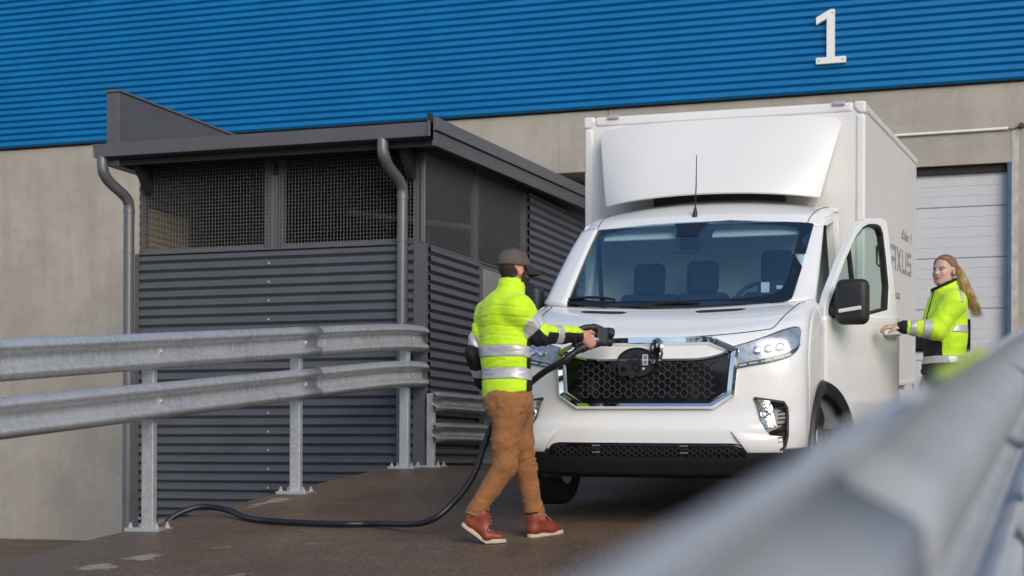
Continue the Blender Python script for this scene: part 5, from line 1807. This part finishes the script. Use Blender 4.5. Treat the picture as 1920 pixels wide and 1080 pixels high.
zone[aL & (tLf > 0.45) & (tLf < 0.72) & (tLu > 1.0)] = 1
zone[(fc[:, 2] > 1.50) & (fc @ BACKN > 0.075)] = 2
split_zones('jacket', V, Fc, zone, {0: ('jacket', m_hiviz, 0.0), 1: ('reflective_band', m_refl, 0.0022), 2: ('black_panel', m_blackcloth, 0.0012)}, man)

# trousers
T_ = [(cone((0.010, 0.0, 0.92), (0.030, 0.0, 0.86), 0.143, 0.143, (BACKN, 0.80)), 0.0),
      (cone(Rhip, (-0.006, -0.095, 0.60), 0.104, 0.083), 0.05), (cone((-0.006, -0.095, 0.60), Rkn, 0.083, 0.071), 0.03), (cone(Rkn, (-0.172, -0.12, 0.20), 0.071, 0.057), 0.03), (cone((-0.172, -0.12, 0.20), (-0.192, -0.12, 0.155), 0.058, 0.062), 0.02),
      (cone(Lhip, (0.085, 0.10, 0.60), 0.100, 0.080), 0.045), (cone((0.085, 0.10, 0.60), Lkn, 0.080, 0.067), 0.03), (cone(Lkn, (0.172, 0.112, 0.17), 0.067, 0.058), 0.03), (cone((0.172, 0.112, 0.17), (0.178, 0.112, 0.13), 0.058, 0.063), 0.02),
      (ball((-0.045, -0.045, 0.83), (0.095, 0.095, 0.105)), 0.05)]
def leg_cut(an, ax):
    ax = unit(*ax); an = np.array(an)
    return lambda X, Y, Z: np.where(Z < 0.25, ((X - an[0]) * ax[0] + (Y - an[1]) * ax[1] + (Z - an[2]) * ax[2]) * -1.0, 1e3) if False else None
V, Fc = field_mesh(T_, 0.0065, cuts=[lambda X, Y, Z: np.where((Z < 0.22) & (X < 0.0) & (Y > -9), Z + 0.30 * (X + 0.19) - 0.148, 1.0), lambda X, Y, Z: np.where((Z < 0.22) & (X >= 0.0) & (Y > -9), Z - 0.113, 1.0)])
N = normals(V, Fc)
amp = 0.0018 + 0.0045 * np.exp(-((V[:, 2] - 0.52) / 0.10) ** 2) + 0.0065 * np.exp(-((V[:, 2] - 0.20) / 0.07) ** 2) + 0.003 * np.exp(-((V[:, 2] - 0.80) / 0.06) ** 2)
rd = np.empty(len(V))
for i, p in enumerate(V):
    q = (p[0] * 9 + p[2] * 9, p[1] * 9, p[2] * 19 - p[0] * 15)
    v = mnoise.noise(q)
    rd[i] = (1.1 - 4.2 * min(abs(v), 0.42)) + 0.35 * mnoise.noise((q[0] * 2.6, q[1] * 2.6 + 3, q[2] * 2.6))
mod = np.array([0.45 + 0.9 * max(0, 0.5 + 1.3 * mnoise.noise((p[0] * 5, p[1] * 5 + 9, p[2] * 5))) for p in V])
V = V + N * (rd * amp * mod)[:, None]
tr = raw_obj('trousers', V, Fc, m_trouser, man)
md = tr.modifiers.new('thickness', 'SOLIDIFY'); md.thickness = 0.004; md.offset = -1
# pocket opening and belt line
MB().tube(spline([(0.128, -0.075, 0.895), (0.122, -0.112, 0.83), (0.085, -0.150, 0.775)], 6), 0.003, 6).build('pocket_seam', M('dark_brown_thread', (0.10, 0.04, 0.015), rough=0.9), tr, smooth=60)

# boots
def boot(name_root, M4, lift):
    up = [(cone((-0.085, 0, 0.055), (-0.075, 0, 0.145), 0.043, 0.046), 0.0), (cone((-0.08, 0, 0.05), (0.06, 0, 0.040), 0.042, 0.044, ((0, 0, 1), 0.85)), 0.03),
          (cone((-0.055, 0, 0.115), (0.04, 0, 0.052), 0.046, 0.040), 0.04), (cone((0.06, 0, 0.042), (0.125, 0.004, 0.036), 0.047, 0.040, ((0, 0, 1), 0.72)), 0.03)]
    Vb, Fb = field_mesh(up, 0.006, cuts=[lambda X, Y, Z: Z - 0.018 + 0 * X + 0 * Y, lambda X, Y, Z: 0.162 - Z + 0 * X + 0 * Y])
    def bend(P):
        P = P.copy()
        if lift:
            k = np.clip((0.055 - P[:, 0]) / 0.05, 0, 1) * np.clip(0.055 - P[:, 0], 0, 1)
            an = lift
            x, z = P[:, 0] - 0.055, P[:, 2]
            w = np.clip((0.075 - P[:, 0]) / 0.06, 0, 1)
            xr = x * np.cos(an * w) + z * np.sin(an * w)
            zr = -x * np.sin(an * w) + z * np.cos(an * w)
            P[:, 0], P[:, 2] = xr + 0.055, zr
        return P
    def tf(P):
        return np.array([tuple(M4 @ Vector(p)) for p in bend(P)])
    b = raw_obj('boot', tf(Vb), Fb, m_boot, man)
    out = []
    for k in range(40):
        t = 2 * pi * k / 40
        c, s = cos(t), sin(t)
        x = 0.022 + 0.150 * math.copysign(abs(c) ** 0.8, c)
        y = (0.047 if c > 0 else 0.041) * math.copysign(abs(s) ** 0.75, s) - (0.006 if abs(c) < 0.4 else 0) * math.copysign(1, s)
        out.append((x, y))
    vs = []
    lay = [(1.0, 0.0), (1.03, 0.004), (1.03, 0.020), (0.98, 0.024)]
    mb = MB()
    vs = np.array([(0.022 + (x - 0.022) * w, y * w, z) for w, z in lay for x, y in out])
    # cross lines let the sole bend
    P = tf(vs)
    n = 40
    fs = [(i * n + k, i * n + (k + 1) % n, (i + 1) * n + (k + 1) % n, (i + 1) * n + k) for i in range(3) for k in range(n)]
    for q in range(n // 2 - 1):
        a, b2, c2, d2 = q, q + 1, n - 1 - q - 1 + 0, n - 1 - q
        fs.append((q, n - 1 - q, n - 2 - q, q + 1))
        fs.append((3 * n + q, 3 * n + q + 1, 3 * n + n - 2 - q, 3 * n + n - 1 - q))
    mb.add(P.tolist(), fs)
    mb.build('sole', m_sole, b, smooth=40)
    for k in range(6):
        x = -0.012 + 0.017 * k
        zt = 0.150 - 0.0135 * k
        pts = tf(np.array([(x, yy, zt - 0.30 * abs(yy) + 0.002) for yy in (-0.026, -0.013, 0, 0.013, 0.026)]))
        MB().tube([tuple(p) for p in pts], 0.0032, 6).build('lace', m_blackcloth, b, smooth=60)
        for yy in (-0.028, 0.028):
            p = tf(np.array([(x, yy, zt - 0.30 * abs(yy) + 0.001)]))[0]
            MB().tube([tuple(p), tuple(p + np.array((0, -0.004, 0.003)))], 0.0045, 8).build('eyelet', m_chrome, b, smooth=60)
    col = tf(np.array([(-0.078 + 0.046 * cos(a), 0.046 * sin(a), 0.157 + 0.006 * cos(a)) for a in lin(0, 2 * pi, 22)]))
    MB().tube([tuple(p) for p in col], 0.006, 6, caps=False).build('boot_collar', m_blackcloth, b, smooth=60)
    return b
boot('boot', Matrix.Translation((-0.178, -0.12, -0.016)) @ Matrix.Rotation(radians(-4), 4, 'Z') @ Matrix.Rotation(radians(-2.0), 4, 'Y') @ Matrix.Scale(1.02, 4), radians(37))
boot('boot', Matrix.Translation((0.228, 0.155, 0.020)) @ Matrix.Rotation(radians(46), 4, 'Z') @ Matrix.Rotation(radians(-4.5), 4, 'Y') @ Matrix.Scale(1.0, 4), 0)

# ---------------------------------------------------------------- charging plug and cable
plug = thing('charging_connector', 'black charging plug on a thick cable, held by the man in the cap', 'charging cable',
             (-3.3439, 9.5834, -0.4412), (0, 0, YAW))
PB, PT = Vector((0.490, 0.145, 1.285)), Vector((0.640, 0.20, 1.268))
ax = (PT - PB).normalized()
zz_ = (Vector((0, 0, 1)) - ax * ax.z).normalized()
yy_ = zz_.cross(ax)
PM = Matrix.Translation(PT) @ Matrix((ax, yy_, zz_)).transposed().to_4x4()
def plp(mb, name, mat, par=None, **k):
    mb.v = [tuple(PM @ Vector(p)) for p in mb.v]
    return mb.build(name, mat, par or plug, **k)
hs = plp(MB().obox(Matrix.Translation((-0.055, 0, -0.005)), (0.085, 0.062, 0.115)), 'housing', m_black, bevel=0.016, seg=3)
plp(MB().lathe([(0.0, 0.0), (0.031, 0.0), (0.034, -0.006), (0.034, -0.04)], 18, lambda a, b, h: (h + 0.022, a, b + 0.024)), 'plug_face', m_black, hs, smooth=40)
plp(MB().lathe([(0.0, 0.0), (0.024, 0.0), (0.026, -0.006), (0.026, -0.04)], 18, lambda a, b, h: (h + 0.020, a, b - 0.034)), 'plug_face', m_black, hs, smooth=40)
plp(MB().tube(spline([(-0.06, 0, 0.035), (-0.11, 0, 0.044), (-0.17, 0, 0.034), (-0.22, 0, 0.0), (-0.235, 0, -0.05), (-0.215, 0, -0.09)], 6), [0.024] * 8 + [0.019] * 16 + [0.017] * 7, 12), 'handle', m_black, smooth=60)
plp(MB().tube(spline([(-0.065, 0, -0.035), (-0.12, 0, -0.062), (-0.185, 0, -0.10), (-0.215, 0, -0.118)], 6), [0.034] * 6 + [0.030] * 7 + [0.024] * 6, 14), 'cable_boot', m_black, smooth=60)
plp(MB().obox(Matrix.Translation((-0.105, -0.036, -0.030)) @ Matrix.Rotation(radians(0), 4, 'Y'), (0.038, 0.004, 0.014)), 'rating_label', m_textgrey, hs)
plp(MB().obox(Matrix.Translation((-0.105, -0.0385, -0.030)), (0.028, 0.002, 0.005)), 'rating_text', m_label, hs)
ce = PM @ Vector((-0.205, 0, -0.112))
inv = Matrix.Translation((-3.3439, 9.5834, -0.4412)) @ Matrix.Rotation(YAW, 4, 'Z')
def loc_of(t, s, dz=0.026): return inv.inverted() @ Vector((t, s, ramp_z(s) + dz))
cpts = [ce, ce + Vector((-0.10, 0.0, -0.075)), Vector((0.21, 0.21, 1.03)), Vector((0.06, 0.30, 0.90)), Vector((-0.07, 0.33, 0.76)), Vector((-0.145, 0.33, 0.58)), Vector((-0.21, 0.31, 0.40)),
        Vector((-0.34, 0.30, 0.22)), Vector((-0.52, 0.31, 0.095))]
for t, s in ((-4.42, 10.02), (-4.62, 9.98), (-4.95, 10.00), (-5.25, 10.08), (-5.48, 10.22)):
    cpts.append(loc_of(t, s))
cpts += [loc_of(-5.70, 10.36, 0.055), loc_of(-5.86, 10.38, 0.075), loc_of(-5.98, 10.33, 0.065), loc_of(-6.10, 10.20, -0.02), loc_of(-6.16, 10.05, -0.25), loc_of(-6.2, 9.9, -0.55)]
MB().tube(spline(cpts, 8), 0.021, 12).build('cable', m_cable, plug, smooth=60)

# ---------------------------------------------------------------- woman at the cab door
wom = thing('person', 'blonde woman with a ponytail and yellow jacket pulling the truck door handle', 'person',
            (-0.892, 11.7525, -0.2317), (0, 0, YAW))
HW = unit(-0.76, -0.65, 0.02)
lw_ = unit(0.65, -0.76, 0.0)
uw = np.cross(HW, lw_)
wc_ = np.array((-0.012, -0.01, 1.600))
S_ = 0.93
BW_ = unit(-0.93, -0.36, 0)                   # chest direction
SW_ = unit(-0.36, 0.93, 0)
Lsh, Lel, Lwr = (0.020, -0.135, 1.375), (-0.105, -0.155, 1.185), (-0.315, -0.125, 1.205)
Rsh, Rel, Rwr = (0.030, 0.145, 1.375), (0.020, 0.19, 1.12), (-0.075, 0.19, 0.92)
Lhip, Lkn, Lan = (-0.01, -0.085, 0.86), (-0.03, -0.09, 0.46), (0.0, -0.09, 0.08)
Rhip, Rkn, Ran = (-0.01, 0.085, 0.86), (-0.05, 0.09, 0.46), (-0.03, 0.09, 0.08)
P = head_prims(wc_, HW, lw_, uw, S_, nose=0.97)
P.append((cone((0.005, 0.0, 1.42), (0.0, 0.0, 1.55), 0.052, 0.046), 0.025))
P.append((cone((0, 0, 1.33), (0, 0, 1.05), 0.105, 0.095, (BW_, 0.62)), 0.04)); P.append((cone((0, 0, 1.03), (-0.005, 0, 0.88), 0.095, 0.125, (BW_, 0.72)), 0.05))
for a, b, c in ((Rsh, Rel, Rwr), (Lsh, Lel, Lwr)):
    P += [(cone((0, 0, 1.38), a, 0.05, 0.045), 0.04), (cone(a, b, 0.040, 0.034), 0.03), (cone(b, c, 0.033, 0.023), 0.02)]
for a, b, c in ((Rhip, Rkn, Ran), (Lhip, Lkn, Lan)):
    P += [(cone(a, b, 0.075, 0.05), 0.04), (cone(b, c, 0.048, 0.034), 0.03)]
fw = unit(-0.97, 0.10, 0.02); upv = unit(0.0, -0.35, 0.93); upv = unit(*(upv - fw * (upv @ fw)))
P += hand(np.array(Lwr) + fw * 0.078, fw, np.cross(fw, upv) * -1, upv, 0.93, curl=0.62)
fw2 = unit(*(np.array(Rwr) - np.array(Rel))); up2 = unit(-0.9, 0, 0.3); up2 = unit(*(up2 - fw2 * (up2 @ fw2)))
P += hand(np.array(Rwr) + fw2 * 0.075, fw2, np.cross(up2, fw2), up2, 0.93, curl=0.4)
V, Fc = field_mesh(P, 0.0048)
bo = raw_obj('body', V, Fc, m_skin, wom)
rel = (V - wc_) / S_
fx, lx, ux = rel @ HW, rel @ lw_, rel @ uw
base = np.array((0.60, 0.375, 0.30))
cols = np.tile(base, (len(V), 1)) * (1 + 0.05 * np.array([mnoise.noise((p[0] * 30, p[1] * 30, p[2] * 30)) for p in V]))[:, None]
face = (V[:, 2] > 1.45) & (fx > 0.0)
def paint(mask, c, w=1.0):
    cols[mask] = cols[mask] * (1 - w) + np.array(c) * w
paint(face & (np.abs(ux + 0.060) < 0.0100) & (np.abs(lx) < 0.025) & (fx > 0.05), (0.45, 0.11, 0.10), 0.85)
for sg in (-1, 1):
    e = face & (((lx - 0.032 * sg) / 0.0185) ** 2 + ((ux - 0.004) / 0.0080) ** 2 < 1) & (fx > 0.03)
    paint(e, (0.07, 0.035, 0.028), 0.85)
    br = face & (((lx - 0.033 * sg) / 0.023) ** 2 + ((ux - 0.0215 + 0.12 * np.abs(np.abs(lx) - 0.03)) / 0.0052) ** 2 < 1) & (fx > 0.03)
    paint(br, (0.10, 0.055, 0.032), 0.85)
    paint(face & (((lx - 0.045 * sg) / 0.022) ** 2 + ((ux + 0.028) / 0.018) ** 2 < 1), (0.66, 0.27, 0.21), 0.4)
put_tint(bo, np.clip(cols, 0, 1))
# eyes
for sg in (-1, 1):
    c = wc_ + (HW * 0.0735 + lw_ * 0.032 * sg + uw * 0.003) * S_
    Ve, Fe = field_mesh([(ball(c, 0.0115), 0.0)], 0.003, relax=0)
    raw_obj('eye', Ve, Fe, M('eye_white', (0.45, 0.40, 0.38), rough=0.2), wom)
    ci = c + unit(*(HW * 1.0 + lw_ * 0.25)) * 0.0095
    Vi, Fi = field_mesh([(ball(ci, 0.0048), 0.0)], 0.0015, relax=0)
    raw_obj('iris', Vi, Fi, M('iris', (0.03, 0.04, 0.05), rough=0.15), wom)
# hair drawn back into a ponytail
ear = (np.abs(lx) > 0.072) & (np.abs(ux + 0.008) < 0.034) & (np.abs(fx + 0.005) < 0.024)
keep = (np.linalg.norm(rel, axis=1) < 0.15) & ~ear & ((fx < 0.014 + 0.75 * np.maximum(ux - 0.020, 0)) | (ux > 0.074)) & (ux > -0.055 + 0.5 * np.maximum(fx + 0.02, 0)) & ~((fx > 0.062) & (ux < 0.088))
hair = hair_shell('hair', keep, 0.008, m_blonddark, wom, bump=0.003)
pts = [np.array(p) for p in ((0.068, 0.040, 1.640), (0.098, 0.034, 1.615), (0.122, 0.018, 1.54), (0.148, 0.006, 1.455), (0.186, 0.0, 1.38), (0.214, 0.0, 1.310))]
PP = [(cone(pts[i], pts[i + 1], r0, r1, ((0.3, 1, 0), 0.7)), 0.02) for i, (r0, r1) in enumerate(((0.017, 0.022), (0.022, 0.031), (0.031, 0.035), (0.035, 0.029), (0.029, 0.010)))]
Vp, Fp = field_mesh(PP, 0.0055)
Np = normals(Vp, Fp)
Vp = Vp + Np * np.array([0.007 * mnoise.noise((p[0] * 60 + p[2] * 14, p[1] * 60, p[2] * 7)) for p in Vp])[:, None]
pt = raw_obj('ponytail', Vp, Fp, m_blond, wom)
for k in range(150):
    a0 = random.uniform(0, 2 * pi)
    rr = random.uniform(0.4, 1.1)
    strand = []
    for i, p in enumerate(pts):
        r = (0.015, 0.022, 0.033, 0.038, 0.036, 0.030)[i] * rr
        strand.append(Vector(p + np.array((cos(a0) * r, sin(a0) * r * 0.7, 0)) + np.array((random.gauss(0, .004), random.gauss(0, .004), 0))))
    strand[-1] += Vector((random.gauss(0.0, 0.014), random.gauss(0, 0.01), random.uniform(-0.03, 0.02)))
    MB().tube(spline(strand, 4), [0.0013] * 18 + [0.0007] * 3, 4).build('hair_strand', m_blond if k % 3 else m_blonddark, pt, smooth=60)
MB().tube([tuple(pts[0] + (pts[1] - pts[0]) * 0.1), tuple(pts[0] + (pts[1] - pts[0]) * 0.5)], 0.023, 12).build('hair_tie', m_blackcloth, pt, smooth=60)
e = wc_ + (lw_ * 0.083 - uw * 0.045 + HW * 0.0) * S_
MB().tube([tuple(e + np.array((0.007 * cos(a), 0, 0.008 * sin(a)))) for a in lin(0, 2 * pi, 13)], 0.0018, 5, caps=False).build('earring', M('gold', (0.7, 0.42, 0.12), rough=0.25, metal=1.0), wom, smooth=60)

# jacket
J = [(cone((0.010, 0, 1.335), (0.000, 0, 1.16), 0.155, 0.148, (BW_, 0.80)), 0.0), (cone((0.0, 0, 1.16), (-0.008, 0, 0.93), 0.148, 0.158, (BW_, 0.84)), 0.05),
     (cone((-0.008, 0, 0.95), (-0.008, 0, 0.91), 0.158, 0.158, (BW_, 0.86)), 0.02), (ball((-0.055, 0.0, 1.27), (0.095, 0.13, 0.10)), 0.05),
     (cone((0.0, 0, 1.41), (-0.004, 0, 1.455), 0.098, 0.080), 0.05), (cone((-0.008, 0, 1.45), (-0.020, -0.010, 1.53), 0.088, 0.088), 0.015),
     (cone((0.0, -0.04, 1.39), Lsh, 0.078, 0.076), 0.04), (cone((0.0, 0.04, 1.39), Rsh, 0.078, 0.076), 0.04),
     (cone(Lsh, Lel, 0.078, 0.066), 0.03), (cone(Lel, Lwr, 0.066, 0.042), 0.02), (cone(Rsh, Rel, 0.072, 0.062), 0.03), (cone(Rel, Rwr, 0.060, 0.042), 0.02)]
V, Fc = field_mesh(J, 0.0062, cuts=[lambda X, Y, Z: np.maximum(np.sqrt((X + 0.016) ** 2 + (Y + 0.008) ** 2) - 0.070, 1.44 + 0.20 * (X) - Z + 0 * Y), lambda X, Y, Z: 1.522 + 0.47 * X - Z + 0 * Y, lambda X, Y, Z: np.where(np.abs(X) < 0.17, np.where(Y < 0.14, Z - 0.900 - 0.03 * X, 1.0), 1.0)])
N = normals(V, Fc)
tLu, dLu = seg_t(V, Lsh, Lel); tLf, dLf = seg_t(V, Lel, Lwr); tRu, dRu = seg_t(V, Rsh, Rel); tRf, dRf = seg_t(V, Rel, Rwr)
armL = ((dLu < 0.092) & (tLu > 0.15) & (V[:, 1] < -0.118) | (dLf < 0.085) & ((V[:, 1] < -0.10) | (V[:, 0] < -0.165)))
armR = ((dRu < 0.08) & (tRu > 0.2) | (dRf < 0.07)) & (V[:, 1] > 0.135)
dsp = fold(V, N, 0.0050, (8, 8, 10), 11.0) + fold(V, N, 0.0020, (24, 24, 24), 15.0)
V = V + N * dsp[:, None]
fc = V[Fc].mean(1)
aL, aR = armL[Fc].mean(1) > 0.5, armR[Fc].mean(1) > 0.5
tLu, _ = seg_t(fc, Lsh, Lel); tLf, _ = seg_t(fc, Lel, Lwr); tRu, _ = seg_t(fc, Rsh, Rel); tRf, _ = seg_t(fc, Rel, Rwr)
zone = np.zeros(len(Fc), int)
torso = ~aL & ~aR
zone[torso & (np.abs(fc[:, 2] - 1.195) < 0.026)] = 1
zone[torso & (np.abs(fc[:, 2] - 0.985) < 0.026)] = 1
zone[torso & (fc[:, 2] <= 0.959)] = 2
zone[torso & (zone == 0) & (fc @ BW_ > 0.030) & (fc[:, 2] < 1.175) & (fc[:, 0] < -0.058)] = 2
zone[aL & (tLf > 0.16) & (tLf < 0.42) & (tLu > 0.9)] = 1
zone[aL & (tLf > 0.62) & (tLf < 0.82)] = 1
zone[aL & (tLf > 0.93)] = 2
zone[aR & (tRf > 0.35) & (tRf < 0.6)] = 1
zone[aR & (tRf > 0.92)] = 2
sh_t = np.abs(fc @ unit(1, 0, 0) - 0.055) < 0.010
zone[torso & sh_t & (fc[:, 2] > 1.36) & (fc[:, 2] < 1.47) & (np.abs(fc[:, 1]) > 0.05)] = 1
zone[(fc[:, 2] > 1.506 + 0.47 * fc[:, 0]) & (fc[:, 2] > 1.43) & (np.hypot(fc[:, 0] + 0.016, fc[:, 1] + 0.008) < 0.105) | (np.hypot(fc[:, 0] + 0.016, fc[:, 1] + 0.008) < 0.0775) & (fc[:, 2] > 1.44)] = 2
zone[torso & (zone == 0) & (np.abs(fc @ SW_) < 0.005) & (fc @ BW_ > 0.05)] = 2
jk = split_zones('jacket', V, Fc, zone, {0: ('jacket', m_hiviz2, 0.0), 1: ('reflective_band', m_refl, 0.0022), 2: ('black_panel', M('navy_fabric', (0.008, 0.009, 0.016), rough=0.85), 0.0012)}, wom)
MB().tube([(-0.335, -0.124, 1.206), (-0.362, -0.120, 1.207)], 0.033, 16).build('wrist_watch', m_blackcloth, wom, smooth=60)
# jeans
T_ = [(cone((-0.008, 0, 0.95), (-0.006, 0, 0.88), 0.130, 0.142, (BW_, 0.84)), 0.0), (cone(Lhip, Lkn, 0.098, 0.068), 0.045), (cone(Lkn, Lan, 0.068, 0.052), 0.03), (cone(Rhip, Rkn, 0.098, 0.068), 0.045), (cone(Rkn, Ran, 0.068, 0.052), 0.03)]
V, Fc = field_mesh(T_, 0.009)
N = normals(V, Fc)
V = V + N * fold(V, N, 0.005, (8, 8, 15), 3.0)[:, None]
raw_obj('jeans', V, Fc, m_jeans, wom)
for an in (Lan, Ran):
    sp = [(cone((an[0] + 0.03, an[1], 0.045), (an[0] - 0.13, an[1] - 0.03, 0.035), 0.045, 0.038), 0.0), (cone((an[0], an[1], 0.11), (an[0] - 0.03, an[1], 0.05), 0.045, 0.045), 0.03)]
    Vs, Fs = field_mesh(sp, 0.008, cuts=[lambda X, Y, Z: Z - 0.004 + 0 * X + 0 * Y])
    raw_obj('shoe', Vs, Fs, m_black, wom)
